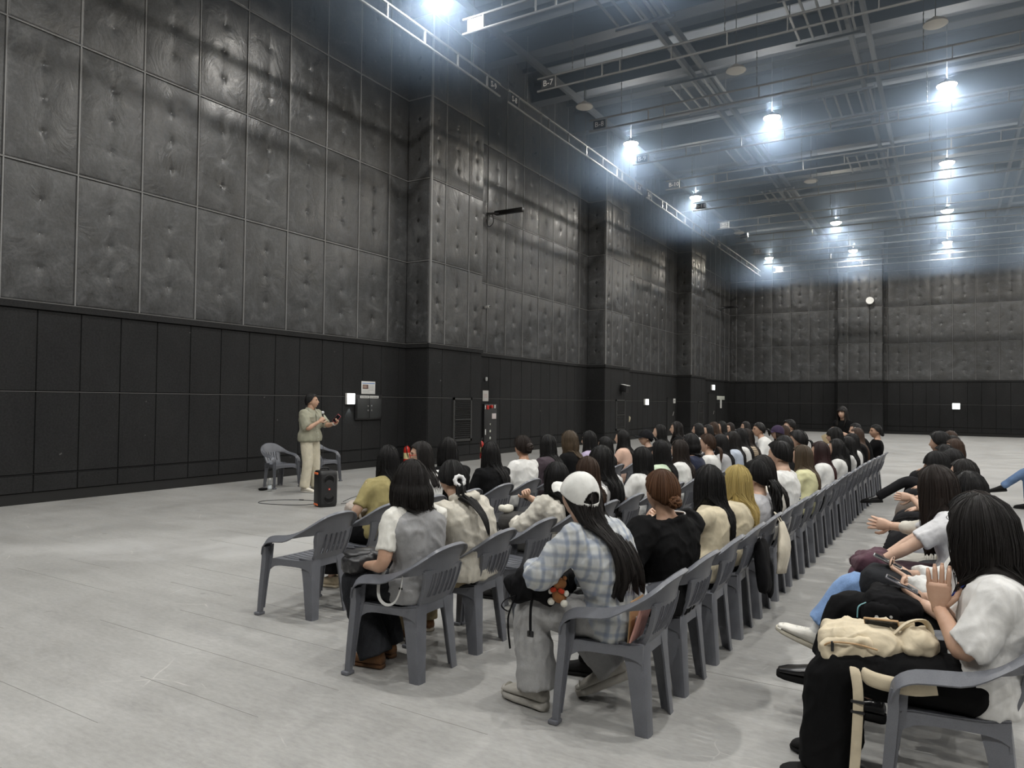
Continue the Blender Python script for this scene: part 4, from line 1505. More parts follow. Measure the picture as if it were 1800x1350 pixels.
    for j in range(N):
        th = 2 * pi * j / N + pi / N
        jit = n1(th, 11) * .7 + n1(th, 23) * .5 + rnd.uniform(-.25, .25)
        dl = (rnd.uniform(-.022, .015) + (.012 + hs.get('jit', 0)) * n1(th, 7)) if L > .2 else rnd.uniform(-.008, .006)
        pth = path(th, n, 0.0, dl)
        for i, (p, s) in enumerate(pth):
            hz = p - hc; hz.z *= .3
            if s > .1:
                p = p + hz.normalized() * (jit * amp * (1 + 1.6 * s))
            VV.append(p); AT.append((j / N * 6, s, seedn))
    F = []
    for j in range(N):
        j2 = (j + 1) % N
        for i in range(n - 1):
            F.append((j * n + i, j * n + i + 1, j2 * n + i + 1, j2 * n + i))
    mb.add(VV, F)
    # turned-in rim so that the mass has thickness
    b0 = len(mb.v)
    for j in range(N):
        p = VV[j * n + n - 1]; q = VV[j * n + n - 2]
        inn = Vector((hc.x, hc.y, p.z)) - p
        inn = inn.normalized() if inn.length > 1e-4 else Vector((0, 0, 0))
        mb.v.append(tuple(p + inn * .02 + (q - p) * .5)); AT.append((j / N * 6, .9, seedn))
    for j in range(N):
        j2 = (j + 1) % N
        mb.f.append((j * n + n - 1, b0 + j, b0 + j2, j2 * n + n - 1)); mb.m.append(0)
    def add_tube(pts, rad, seg, th):
        k0 = len(mb.v)
        mb.tube(pts, rad, seg)
        for i in range(len(mb.v) - k0):
            AT.append((th + (i % seg) * .11, .3 + .7 * (i // seg) / max(1, len(pts) - 1), seedn + 3))
    # loose strands over the mass
    ns = 0 if dist > 12.5 else (50 if dist > 8 else (130 if dist > 5.5 else (220 if dist > 4.6 else 380)))
    if style == 'short':
        ns = int(ns * .7)
    for q in range(ns):
        th = rnd.uniform(0, 2 * pi)
        if not tied and style != 'short' and fallen(th) < .6 and rnd.random() < .8:
            th = pi + rnd.uniform(-1.7, 1.7)
        dl = rnd.uniform(-.10, .05) if L > .2 else rnd.uniform(-.03, .012)
        pth = path(th, 12, rnd.uniform(.000, .004), dl)
        i0 = rnd.randint(0, 5)
        pts = []
        dr = Vector((rnd.uniform(-1, 1), rnd.uniform(-1, 1), 0)) * .006
        for p, s in pth[i0:]:
            hz = p - hc; hz.z *= .3
            pts.append(p + hz.normalized() * (.0005 + .003 * s) + dr * s)
        r0 = rnd.uniform(.0009, .0021) * (1.0 if dist < 5.5 else 1.35)
        m_ = len(pts)
        add_tube(pts, [r0 * (.5 + .5 * min(1, 3 * i / m_)) * (1 - .75 * max(0, i / (m_ - 1) - .55) / .45) for i in range(m_)], 5, rnd.uniform(0, 30))
    me_extra = None
    if style in ('pony', 'lowpony'):
        tz = hs.get('tie', (-.115, 0, .0))
        T0 = frame(Vector(tz) * k)
        bk = Rm @ Vector((-1, 0, 0))
        Lp = hs.get('tail', .30)
        tails = hs.get('tail_w', .034)
        for q in range(60 if dist < 6 else (26 if dist < 9 else 8)):
            ox, oy = rnd.gauss(0, .5), rnd.gauss(0, .5)
            pts = []
            sdir = Rm @ Vector((0, 1, 0))
            ln = Lp * rnd.uniform(.82, 1.05)
            for i in range(10):
                t = i / 9
                bulge = tails * (sin(pi * min(1, t * .85 + .08)) ** .7)
                p = T0 + bk * (.012 + .05 * sin(min(t * 3, pi / 2))) + Vector((0, 0, .02 * sin(t * 4) * (1 - t) - ln * max(0, t - .05))) + sdir * (oy * bulge * .6 + hs.get('sway', 0) * t) + bk * (ox * bulge * .5)
                p = collide(p + wave * Vector((sin(t * 8 + q), cos(t * 7 + q * 2), 0)))
                pts.append(p)
            r0 = tails * (.13 if dist < 6 else (.2 if dist < 9 else .42))
            add_tube(pts, [r0 * (.7 + .3 * sin(pi * min(1, i / 9 + .15))) * (1 - .7 * max(0, i / 9 - .8) / .2) for i in range(10)], 5, rnd.uniform(0, 9))
    if style in ('bun', 'claw'):
        tz = hs.get('tie', (-.118, 0, -.02))
        T0 = frame(Vector(tz) * k)
        R_ = hs.get('bun_r', .038)
        for q in range(26 if dist < 5 else (12 if dist < 8 else 5)):
            u = Vector((rnd.gauss(0, 1), rnd.gauss(0, 1), rnd.gauss(0, 1))).normalized()
            w = u.orthogonal().normalized(); z_ = u.cross(w)
            a0 = rnd.uniform(0, 6)
            pts = [T0 + (w * cos(a0 + t * .42) + z_ * sin(a0 + t * .42)) * (R_ * (.62 + .03 * t)) for t in range(12)]
            add_tube(pts, [R_ * (.2 if dist < 5 else .34) * (1 - .3 * abs(i / 11 - .5)) for i in range(12)], 6, rnd.uniform(0, 9))
        add_tube([T0 + Rm @ Vector((.02, 0, 0)), T0, T0 + Rm @ Vector((-.03, 0, 0))], [R_ * .75, R_ * .8, R_ * .4], 10, 1.0)
    me = mb.mesh('hair', mat)
    strand_attr(me, AT)
    J['hair'] = link('hair', me, root)
    J['hair_path'] = path

def make_cap(sp, J, k):
    frame, root = J['head'], J['root']
    kind = sp['cap']
    col = {'ball': (.70, .70, .67), 'purple': (.045, .03, .065), 'black': (.012, .012, .014)}[kind]
    vol = sp.get('hair', {}).get('vol', .014)
    ax, ay, az = .102 + vol, .085 + vol, .121 + vol
    tilt = Matrix.Rotation(radians(-15), 3, 'Y')
    F_ = lambda v: frame((tilt @ Vector(v)) * k)
    nu, nv = 150, 48
    Vs, Fs = [], []
    for i in range(nv + 1):
        ph = radians(2 + 92 * i / nv)
        for j in range(nu):
            th = 2 * pi * j / nu
            back = max(0, -cos(th))
            z = az * cos(ph) * .92 + .008 - (.016 * back * (i / nv) ** 2)
            seam = 1 + .008 * abs(sin(3 * th)) ** .3
            Vs.append(F_((ax * cos(th) * sin(ph) * seam - .006, ay * sin(th) * sin(ph) * seam, z)))
    for i in range(nv):
        for j in range(nu):
            d = abs(((j + .5) / nu * 360) - 180)
            row = nv - 1 - i
            if row >= 5 and (d / 33) ** 2 + ((row - 5) / 14) ** 2 < 1:
                continue
            Fs.append((i * nu + j, (i + 1) * nu + j, (i + 1) * nu + (j + 1) % nu, i * nu + (j + 1) % nu))
    mb = MB(); mb.add(Vs, Fs)
    o = mb.build('cap', cloth(col), root, auto=None)
    sm = o.modifiers.new('thickness', 'SOLIDIFY'); sm.thickness = .004; sm.offset = 1
    bm_ = MB(); R = []
    for i in range(9):
        a = radians(-62 + 124 * i / 8)
        reach = .088 * cos(a * .9) ** .7
        ring = []
        for q, (f, dz) in enumerate(((0, .0), (.5, .004), (1, -.010), (1, -.014), (.5, .0), (0, -.004))):
            ring.append(F_((ax * cos(a) + f * reach - .008, ay * sin(a) * (1 + .04 * f), .004 + dz - .018 * (sin(a) ** 2) * f)))
        R.append(ring)
    bm_.rings(R); bm_.build('brim', cloth(col), o, auto=50)
    bb = MB(); bb.tube([F_((-.006, 0, az * .92 + .006)), F_((-.006, 0, az * .92 + .013))], [.007, .004], 10); bb.build('button', cloth(col), o)
    st = MB(); st.tube([F_((-(ax + .002) * cos(a) - .006, (ay + .002) * sin(a), .012 - .02 * cos(a))) for a in [radians(-34 + 68 * i / 8) for i in range(9)]], [(.003, .009)] * 9, 8, side=V(1, 0, 0))
    st.build('strap', cloth(col), o)

def make_glasses(sp, J, k):
    frame, root = J['head'], J['root']
    mt = M['red'] if sp['glasses'] == 'red' else M['black_metal']
    mb = MB()
    for s in (-1, 1):
        pts = [frame(V(.104 - .012 * abs(sin(a)) * 0, s * .034 + .024 * cos(a), .006 + .02 * sin(a)) * k) for a in [2 * pi * i / 16 for i in range(17)]]
        mb.tube(pts, .0026, 6)
        mb.tube([frame(V(.103, s * .058, .01) * k), frame(V(.05, s * .083, .012) * k), frame(V(-.01, s * .086, .006) * k)], .0022, 6)
    mb.tube([frame(V(.105, -.011, .010) * k), frame(V(.109, 0, .012) * k), frame(V(.105, .011, .010) * k)], .0022, 6)
    mb.build('glasses', mt, root)

def patch(J, t0, t1, a0, a1, infl, nt=6, na=6, th=.004, nring=48):
    """thick patch of cloth lying on the torso between two heights and two angles (90 = front)"""
    P = []
    for i in range(nt + 1):
        ring = J['tring'](t0 + (t1 - t0) * i / nt, infl, nring)
        row = []
        for j in range(na + 1):
            a = (a0 + (a1 - a0) * j / na) / 360 * nring
            k = int(math.floor(a)); f = a - k
            row.append(ring[k % nring].lerp(ring[(k + 1) % nring], f))
        P.append(row)
    mid = P[nt // 2][na // 2]; c = J['spine']((t0 + t1) / 2)
    n = (mid - c).normalized()
    mb = MB(); strip_sheet(mb, P, th, n)
    return mb
def soft(name, mb, mat, parent, vox=.008, wr=.012, ws=.06, fold=.010, loc=None):
    o = link(name, bpy.data.meshes.new('t'), parent, loc)
    remesh_job(mb, vox, mat, o, 2, wr, ws, fold)
    return o
# ------------------------------------------------------------------ who sits where
def drift(Y):
    return float(np.interp(Y, [3.3, 5.5, 8, 10, 12, 14.2, 20], [0, .03, .07, .10, .13, .22, .35]))
ROW = {4: (-1.44, 3.46), 3: (-2.74, 3.38), 2: (-4.10, 3.88), 5: (.0, 3.42)}
def seat(row, k):
    X, Y = ROW[row]
    y = Y + .56 * k
    return (X + (drift(y) if row != 5 else -.014 * (y - 3.42)), y)

WHITE = (.72, .72, .70); OFFW = (.66, .63, .56); BLACK = (.0065, .0065, .007); GREY = (.30, .30, .30); CHAR = (.045, .045, .048)
CREAM = (.62, .55, .40); NAVY = (.02, .025, .05); LILAC = (.42, .36, .50); PLUM = (.06, .045, .055); PALEGREEN = (.55, .66, .50); BEIGE = (.50, .44, .32)
PEOPLE = []
CHAIR_NOTE = {}
def sit(row, k, hd, label, short, **kw):
    d = dict(at=seat(row, k), hd=hd, label=label, rz=pi)
    d.update(kw)
    PEOPLE.append(d)
    CHAIR_NOTE[(row, k)] = short
    return d
T = lambda c, **k: dict(c=c, **k)
HL = lambda c='black', **k: dict(style='long', c=c, **k)

# nearest row of the left block
sit(4, 0, (-1.50, 3.30, 1.215), 'woman in white baseball cap and blue plaid shirt, long black hair, nearest the camera', 'the woman in the white cap',
    slouch=.9, centred=1, top=T((.6, .62, .64), kind='plaid', infl=.034, sleeve=1.82, sr=(.082, .062), hem=-.22, wr=.016, ws=.08), bottom=T((.36, .36, .36), style='wide', kind='heather', over=.0, k=1.04, wr=.014),
    hair=dict(style='long', c='soft', L=.40, allback=1, jit=.06, wave=.014, gather=-.16, vol=.008, strands=220, amp=.008, lift=.022, flare=.01), pelvis=(.01, .01, .495), head_off=10, twist=-14, head_pitch=-4, cap='ball',
    arms=dict(R=dict(w=(.36, .02, .64), pole=(-.2, -.6, -.8), d=(.9, .35, -.3), n=(.2, -.4, .8), curl=.75), L=dict(w=(.43, .13, .715), pole=(-.25, .9, -.5), d=(.75, -.3, -.45), n=(.3, .6, .7), curl=.9)),
    legs=dict(L=dict(k=(.43, .16, .505), a=(.37, .165, .11), foot=(1, -.2, 0)), R=dict(k=(.36, -.08, .47), a=(.08, -.15, .17), foot=(.85, .35, -.42))), shoes=dict(c=(.42, .40, .36), sole=(.5, .48, .44), chunk=1.2, k=1.2, laces=1))
sit(4, 1, (-1.35, 3.92, 1.20), 'broad woman in black short-sleeved top with auburn hair in a low bun', 'the auburn-haired woman in black', wd=1.28, arm_thick=1.25, skin=1,
    top=T(BLACK, infl=.026, sleeve=.66, sr=(.078, .072), hem=-.16, collar=True), bottom=T(BLACK, style='straight'), hair=dict(style='bun', c='auburn', tie=(-.112, 0, -.05), bun_r=.038, vol=.016, amp=.006),
    head_yaw=-14, head_pitch=4, arms=dict(L=dict(w=(.22, .20, .66), pole=(-.5, 1, -.4)), R=dict(w=(.2, -.1, .62))))
sit(4, 2, (-1.32, 4.80, 1.17), 'woman in cream long-sleeved top with long straight black hair, hands clasped at her chin', 'the woman in the cream top',
    top=T(CREAM, infl=.02, sleeve=1.95, sr=(.064, .044)), hair=HL(L=.47, gather=.18, vol=.016), head_yaw=-18, twist=8,
    arms=dict(L=dict(w=(.26, .09, .80), pole=(.1, .9, -.8), d=(.35, -.75, .5), n=(.7, .5, .3), curl=1.1), R=dict(w=(.26, -.02, .80), pole=(.1, -.9, -.8), d=(.35, .75, .5), n=(.7, -.5, .3), curl=1.1)))
sit(4, 3, (-1.26, 5.36, 1.14), 'woman with long bright yellow-blonde hair', 'the blonde woman', top=T(CREAM, sleeve=1.9), hair=HL('blonde', L=.46, gather=.2), head_yaw=-15)
sit(4, 4, (-1.24, 5.90, 1.14), 'woman with thick curly black ponytail and pale grey top', 'the woman with the thick black ponytail', top=T((.5, .5, .52), sleeve=.7), hair=dict(style='lowpony', tie=(-.115, 0, -.03), tail=.34, tail_w=.06, wave=.012, vol=.02), head_yaw=-25)
sit(4, 5, (-1.32, 6.60, 1.14), 'woman in cream knit with wavy black hair, beside the young man in white', 'the woman in cream knit', top=T(OFFW, sleeve=1.9, kind='knit', infl=.03), hair=HL('soft', L=.40, wave=.012), head_yaw=-10, head_pitch=14)
sit(4, 6, (-1.31, 7.25, 1.22), 'short-haired young man in white tee with blue print on the back', 'the young man in the white printed tee', male=True, wd=1.05, top=T(WHITE, sleeve=.8, sr=(.075, .07), infl=.03), hair=dict(style='short', c='black', vol=.018), head_yaw=-28)
sit(4, 8, (-1.29, 8.30, 1.15), 'woman with long wavy light brown hair and pale yellow top', 'the woman with light brown hair', top=T((.62, .60, .36), sleeve=1.8), hair=HL('ash', L=.46, wave=.012), head_yaw=-14)
sit(4, 9, (-1.60, 8.75, 1.21), 'person with rounded black bob leaning far forward in the aisle row', 'the forward-leaning person with a black bob', top=T(BLACK, sleeve=.8), hair=dict(style='bob', L=.12), head_yaw=-15)
sit(4, 10, (-1.27, 9.60, 1.14), 'woman with long black hair fading to burgundy ends, white top', 'the woman with burgundy hair ends', top=T(WHITE, sleeve=.8), hair=HL('burgundy', L=.47, gather=.1), head_yaw=-8)
sit(4, 11, (-1.68, 10.1, 1.22), 'person leaning far forward with round black hair and a small back ponytail', 'the forward-leaning person with a small ponytail', top=T(CHAR, sleeve=.8), hair=dict(style='pony', tail=.14, tail_w=.03, vol=.03), head_yaw=0)
sit(4, 12, (-1.20, 10.3, 1.14), 'woman with long straight black hair just beyond the burgundy-tipped hair', 'the straight black-haired woman beyond the burgundy-haired one', top=T(WHITE, sleeve=.8), hair=HL(L=.42), head_yaw=-8)
sit(4, 13, (-1.33, 11.3, 1.25), 'woman with black blunt bangs turned to the speaker in profile', 'the woman with blunt bangs', top=T(BLACK), hair=dict(style='mid', fringe=80, L=.22), head_yaw=10, face=1)
sit(4, 14, (-1.16, 11.2, 1.14), 'woman in white with black hair, second beyond the burgundy-tipped hair', 'the woman in white two beyond the burgundy-haired one', top=T(WHITE, sleeve=1.9), hair=HL(L=.44), head_yaw=-6)
sit(4, 15, (-1.21, 12.5, 1.15), 'woman in white with long black hair, third beyond the burgundy-tipped hair', 'the woman in white three beyond the burgundy-haired one', top=T(WHITE, sleeve=1.9), hair=HL(L=.42), head_yaw=-6)
sit(4, 16, (-1.20, 12.9, 1.22), 'woman with long red-brown hair and black top near the far end of the aisle row', 'the red-brown-haired woman', top=T(BLACK), hair=HL('brown', L=.45), head_yaw=-4)
sit(4, 18, (-1.36, 14.3, 1.25), 'black-haired person holding up a small white phone near the row end', 'the person with the white phone', top=T(BLACK), hair=dict(style='mid', L=.2), head_yaw=10)
sit(4, 19, (-1.03, 14.2, 1.25), "person in black tee with low bun, in profile at the aisle row's far end", 'the person in the black tee at the far end', male=False, wd=1.15, skin=1, top=T(BLACK, sleeve=.7, sr=(.075, .07)), bottom=T((.05, .08, .14), kind='denim'), hair=dict(style='bun', tie=(-.11, 0, -.06), bun_r=.03), head_yaw=25, face=1, twist=10,
    arms=dict(L=dict(w=(.22, .1, .78), pole=(-.2, .6, -.8))))
# second row from the aisle
sit(3, 0, (-2.67, 3.33, 1.22), 'woman in grey sleeveless vest over white tee with a black shoulder-length bob', 'the woman in the grey vest', skin=1,
    top=T((.30, .30, .305), infl=.020, sleeve=0, hem=-.16, kind='heather', name='vest', inner_sleeve=(.72, .71, .66)), bottom=T((.016, .017, .02), style='wide', kind='denim', over=.02, k=.98), hair=dict(style='bob', c='soft', L=.135, vol=.024, flare=.04),
    arms=dict(R=dict(w=(.22, -.06, .60), pole=(-.6, -.55, -.6), d=(.8, .55, -.2), n=(.1, -.2, 1)), L=dict(w=(.17, .15, .61), pole=(-.8, .5, -.3), d=(.6, -.7, -.1), n=(.1, .2, 1))),
    legs=dict(R=dict(k=(.34, -.12, .50), a=(.22, -.10, .09)), L=dict(k=(.34, .08, .50), a=(.16, .08, .09))), shoes=dict(c=(.17, .085, .04), sole=(.12, .06, .03)))
sit(3, 1, (-2.68, 3.80, 1.20), 'woman in oatmeal hooded knit with a low black ponytail in a white scrunchie', 'the woman in the oatmeal hoodie', wd=1.12, head_pitch=22, slouch=1.3, twist=-6,
    top=T((.56, .53, .46), infl=.034, sleeve=1.9, sr=(.08, .055), hem=-.10, hood=True, kind='knit', wr=.016, flare=.03), bottom=T((.34, .27, .16), style='loose'), hair=dict(style='lowpony', tie=(-.105, 0, -.05), tail=.34, tail_w=.046, vol=.012, sway=.0, lift=.085), head_yaw=-6,
    shoes=dict(c=(.2, .1, .05), sole=(.5, .45, .38)))
sit(3, 3, (-2.55, 4.98, 1.12), 'woman in ruffled cream blouse with a dark watch, raising her forearm', 'the woman in the ruffled blouse',
    top=T(OFFW, infl=.028, sleeve=1.55, sr=(.07, .075), wr=.03, ws=.045), bottom=T((.36, .36, .35), style='loose'), hair=dict(style='mid', L=.28), head_yaw=-20,
    arms=dict(R=dict(w=(.23, -.12, .80), pole=(.3, -.7, -.7), d=(-.2, .6, .55), n=(.6, -.5, .5), curl=.8), L=dict(w=(.25, .05, .62))))
sit(3, 4, (-2.45, 5.45, 1.14), 'woman with straight red-brown hair and white top, between two black-haired women', 'the woman with straight red-brown hair', top=T(WHITE, sleeve=.7), hair=HL('brown', L=.34), head_yaw=-12)
sit(3, 5, (-2.63, 5.95, 1.18), 'woman with a big mass of very long black hair beside the white cap', 'the woman with very long black hair', top=T((.5, .5, .5), sleeve=.8), hair=HL(L=.48, vol=.028, gather=.1), head_yaw=-12)
sit(3, 6, (-2.56, 6.85, 1.14), 'woman in white tee with long black hair, left of the woman in pale green', 'the woman in the white tee', top=T(WHITE, sleeve=.7), hair=HL(L=.36), head_yaw=-20)
sit(3, 7, (-2.61, 7.50, 1.18), 'woman in pale green top with long black hair', 'the woman in pale green', top=T(PALEGREEN, sleeve=.8), hair=HL(L=.36), head_yaw=-12)
sit(3, 8, (-2.60, 8.15, 1.16), 'woman in white tee with long dark brown hair down her back', 'the woman with dark brown hair', top=T(WHITE, sleeve=.7), hair=HL('darkbrown', L=.46), head_yaw=-10)
sit(3, 9, (-2.59, 8.50, 1.22), 'woman in black tee with cropped black hair', 'the woman with cropped black hair', top=T(NAVY, sleeve=.7), hair=dict(style='bob', L=.13), head_yaw=-12)
sit(3, 10, (-2.58, 9.15, 1.19), 'woman in white tee with reddish brown low ponytail and thin necklace', 'the woman with the reddish ponytail', top=T(WHITE, sleeve=.7), hair=dict(style='lowpony', c='brown', tail=.22, tail_w=.03, tie=(-.11, 0, -.05)), head_yaw=8, face=1)
sit(3, 11, (-2.57, 9.75, 1.17), 'woman in pale grey tee with long black hair beyond the reddish ponytail', 'the woman in pale grey', top=T((.45, .45, .46), sleeve=.7), hair=HL(L=.36), head_yaw=-5)
sit(3, 12, (-2.56, 10.4, 1.19), 'woman in pale blue top with black hair, face just showing', 'the woman in pale blue', top=T((.45, .5, .58), sleeve=.7), hair=HL('soft', L=.36), head_yaw=15, face=1)
sit(3, 13, (-2.56, 10.8, 1.22), 'woman with long loose black hair over a white cardigan', 'the woman in the white cardigan', top=T(WHITE, sleeve=1.9), hair=HL(L=.44, wave=.01), head_yaw=18, face=1)
sit(3, 14, (-2.60, 11.3, 1.20), 'person in brown and cream striped shirt with dark brown hair', 'the person in the striped shirt', top=T((.45, .36, .26), sleeve=1.5, kind='stripe'), hair=dict(style='mid', c='darkbrown'), head_yaw=0)
sit(3, 16, (-2.72, 12.8, 1.25), 'woman in white long-sleeved top with dark hair tied back, in profile', 'the woman in the white long-sleeved top', top=T(WHITE, sleeve=1.95, infl=.026), hair=dict(style='lowpony', tail=.12, tail_w=.03, vol=.016), head_yaw=30, face=1, skin=1)
sit(3, 17, (-2.49, 13.1, 1.21), 'person in dark purple baseball cap and black top', 'the person in the purple cap', top=T(BLACK, sleeve=.8), hair=dict(style='mid', L=.16, c='darkbrown'), head_yaw=25, face=1, cap='purple')
sit(3, 18, (-2.47, 13.6, 1.20), 'person with brown hair just behind the purple cap', 'the brown-haired person behind the purple cap', top=T(BLACK), hair=dict(style='mid', c='brown'), head_yaw=5)
sit(3, 19, (-2.52, 14.8, 1.26), 'man in glasses with tousled black hair at the far end of the second row', 'the man in glasses', male=True, top=T(BLACK, sleeve=.8), hair=dict(style='short', vol=.024), head_yaw=35, face=1, glasses=1)
# third row from the aisle
sit(2, 1, (-4.02, 4.72, 1.185), 'woman in olive yellow tee with very long straight black hair, by the empty chair', 'the woman in the olive tee', top=T((.34, .29, .13), sleeve=.7, sr=(.058, .055), hem=-.08, infl=.012), bottom=T((.008, .008, .009), style='wide', over=-.04), hair=HL('black', L=.50, gather=.12, vol=.012), head_yaw=-30,
    arms=dict(R=dict(w=(.21, -.02, .60), pole=(-.3, -.8, -.5), d=(.5, .8, 0), n=(.1, -.1, 1))), shoes=dict(c=(.5, .42, .3), sole=(.5, .44, .34)))
sit(2, 2, (-4.05, 5.20, 1.20), 'woman in red-rimmed glasses and white tee looking to the left, dark shoulder-length hair', 'the woman in red-rimmed glasses', top=T(WHITE, sleeve=.8), hair=dict(style='mid', c='soft', L=.26, open=62), head_yaw=44, face=1, glasses='red')
sit(2, 3, (-4.03, 5.55, 1.23), 'woman in black top with black shoulder-length hair, behind the one in red glasses', 'the black-haired woman behind the red glasses', top=T(BLACK, sleeve=.9), hair=dict(style='mid', L=.27), head_yaw=-15)
sit(2, 4, (-4.02, 6.30, 1.15), 'woman all in black with long straight black hair, alone by the gap', 'the woman all in black', wd=1.1, top=T(BLACK, sleeve=1.2, infl=.026), hair=HL(L=.40, vol=.016), head_yaw=-15)
sit(2, 5, (-4.01, 6.95, 1.18), 'woman in white tee with brown hair in a claw clip', 'the woman with the claw clip', skin=2, top=T(WHITE, sleeve=.7, sr=(.068, .064), hem=-.1), bottom=T((.3, .3, .3), kind='heather'), hair=dict(style='claw', c='darkbrown', tie=(-.125, 0, .0), bun_r=.04, vol=.02), head_yaw=-25)
sit(2, 6, (-3.99, 7.60, 1.18), 'woman in plum grey top with straight black hair, left of the ash bob', 'the woman in plum grey', top=T(PLUM, sleeve=.9, infl=.026), hair=HL(L=.32), head_yaw=-12)
sit(2, 7, (-3.99, 8.20, 1.20), 'woman in black with an ash-brown chin-length bob', 'the woman with the ash-brown bob', top=T(BLACK, sleeve=.8), hair=dict(style='bob', c='ash', L=.19, vol=.024), head_yaw=-5)
sit(2, 8, (-3.98, 8.65, 1.19), 'woman in lilac tee with long black hair, right of the ash bob', 'the woman in lilac', top=T(LILAC, sleeve=.7), hair=HL(L=.34), head_yaw=-10)
sit(2, 9, (-3.75, 8.80, 1.14), 'woman with a blunt black bob in front of the first pier corner', 'the woman with the blunt black bob', top=T(BLACK, sleeve=.7), hair=dict(style='mid', L=.26), head_yaw=-8)
sit(2, 10, (-3.96, 9.7, 1.18), 'woman in peach top with bare shoulders and long black hair', 'the woman in peach', top=T((.62, .42, .33), sleeve=.5), hair=HL(L=.38), head_yaw=5)
sit(2, 12, (-3.95, 10.6, 1.16), 'person in black baseball cap seen in profile', 'the person in the black cap', top=T(BLACK, sleeve=.7), hair=dict(style='lowpony', tail=.2, tail_w=.03), head_yaw=35, face=1, cap='black')
sit(2, 13, (-3.94, 11.2, 1.23), 'person in white shirt with a black bob, right of the black cap', 'the person with a bob right of the black cap', top=T(WHITE, sleeve=.8), hair=dict(style='mid', L=.24), head_yaw=0)
sit(2, 14, (-3.92, 12.1, 1.25), 'woman with long black hair in profile in front of the dark doorway', 'the woman in front of the dark doorway', top=T(BLACK), hair=HL('soft', L=.34), head_yaw=22, face=1)
sit(2, 16, (-3.88, 13.2, 1.20), 'person with a black chin-length bob facing left, below the far exit doorway', 'the person below the exit doorway', top=T(WHITE), hair=dict(style='mid', L=.18), head_yaw=12, face=1)
sit(2, 17, (-3.86, 13.7, 1.17), 'black-haired person right of the one below the exit doorway', 'the black-haired person near the exit doorway', top=T(BLACK), hair=dict(style='mid', L=.18), head_yaw=-5)
sit(2, 18, (-3.85, 14.0, 1.22), 'person with reddish brown hair near the far end of the third row', 'the reddish-haired person of the third row', top=T(BLACK), hair=dict(style='mid', c='brown'), head_yaw=0)
sit(2, 19, (-3.83, 14.5, 1.23), 'person with dark hair showing a profile at the far end of the third row', 'the person in profile of the third row', top=T(CHAR), hair=dict(style='mid'), head_yaw=40, face=1)
sit(2, 20, (-3.80, 15.0, 1.19), 'person with brown parted hair facing the camera side at the far end', 'the person facing this way of the third row', top=T(WHITE), hair=dict(style='mid', c='darkbrown'), head_yaw=60, face=1)
sit(2, 22, (-3.78, 16.3, 1.19), 'person in beige with black hair in profile, farthest of the third row', 'the farthest person of the third row', top=T(BEIGE, sleeve=1.9), hair=dict(style='mid', c='soft'), head_yaw=28, face=1)
# right-hand block
FRONT = dict(twist=0)
sit(5, 0, (.13, 3.50, 1.18), 'woman in white tee pressing her palms together, black bob, nearest on the right', 'the woman with palms pressed together', wd=1.1, skin=1, arm_thick=1.08, hand_size=1.16, twist=4, head_size=1.08,
    feat=1, top=T((.70, .695, .68), infl=.024, sleeve=.90, sr=(.070, .074), hem=-.22, wr=.008, ws=.11), bottom=T((.006, .006, .0065), style='wide', k=1.12, over=.0), hair=dict(style='bob', c='soft', L=.215, vol=.03), head_off=-8, head_pitch=10, centred=1, pelvis=(-.12, 0, .50),
    arms=dict(L=dict(w=(.03, .030, .765), pole=(-.25, .75, -.7), d=(.03, 0, 1), n=(.12, 1, 0), curl=.05, spread=.14, thumb_side=1, thumb=1.1), R=dict(w=(.03, -.020, .765), pole=(-.25, -.75, -.7), d=(.03, 0, 1), n=(.12, -1, 0), curl=.05, spread=.14, thumb_side=-1, thumb=1.1)),
    legs=dict(L=dict(k=(.41, .13, .495), a=(.43, .14, .085)), R=dict(k=(.41, -.08, .495), a=(.43, -.10, .085))))
sit(5, 1, (.17, 4.06, 1.17), 'woman in black trousers with legs crossed, holding a phone, black leather shoe and white sock', 'the woman in crossed black trousers', top=T((.62, .62, .62), sleeve=.7), bottom=T((.007, .007, .0075), style='loose', end=.80), hair=dict(style='mid', L=.20, vol=.024), head_off=-5, head_pitch=12, twist=0, feat=1, hand_size=1.16, arm_thick=1.1,
    arms=dict(L=dict(w=(.10, .06, .64), d=(.75, -.35, .45), n=(-.45, .5, -.7), curl=.7), R=dict(w=(.10, -.06, .64), d=(.75, .35, .45), n=(-.45, -.5, -.7), curl=.7)),
    legs=dict(L=dict(k=(.44, -.0, .575), a=(.535, .04, .225), foot=(1, .02, .04), sock=1), R=dict(k=(.40, -.06, .46), a=(.32, -.06, .09))), shoes=dict(c=(.012, .012, .013), gloss=1, chunk=1, k=1.1, sole=(.015, .015, .015)))
sit(5, 2, (.30, 4.34, 1.155), 'woman with brown hair in blue jeans with legs crossed, white canvas sneaker, holding a phone', 'the woman in blue jeans', top=T(WHITE, sleeve=1.8, sr=(.07, .055), wr=.02, ws=.05), bottom=T((.15, .24, .42), style='loose', kind='denim', end=.80), hair=dict(style='mid', c='darkbrown', L=.22, vol=.026), head_off=-5, head_pitch=10, twist=0,
    arms=dict(L=dict(w=(.17, .08, .665), d=(.8, -.3, .4), n=(-.4, .5, -.7), curl=.7), R=dict(w=(.17, -.05, .665), d=(.8, .3, .4), n=(-.4, -.5, -.7), curl=.7)),
    legs=dict(L=dict(k=(.44, .0, .585), a=(.63, .05, .285), foot=(.92, .04, .34), sock=1), R=dict(k=(.40, -.06, .46), a=(.34, -.06, .09))), shoes=dict(c=(.72, .70, .64), sole=(.62, .58, .48), laces=1, chunk=.4))
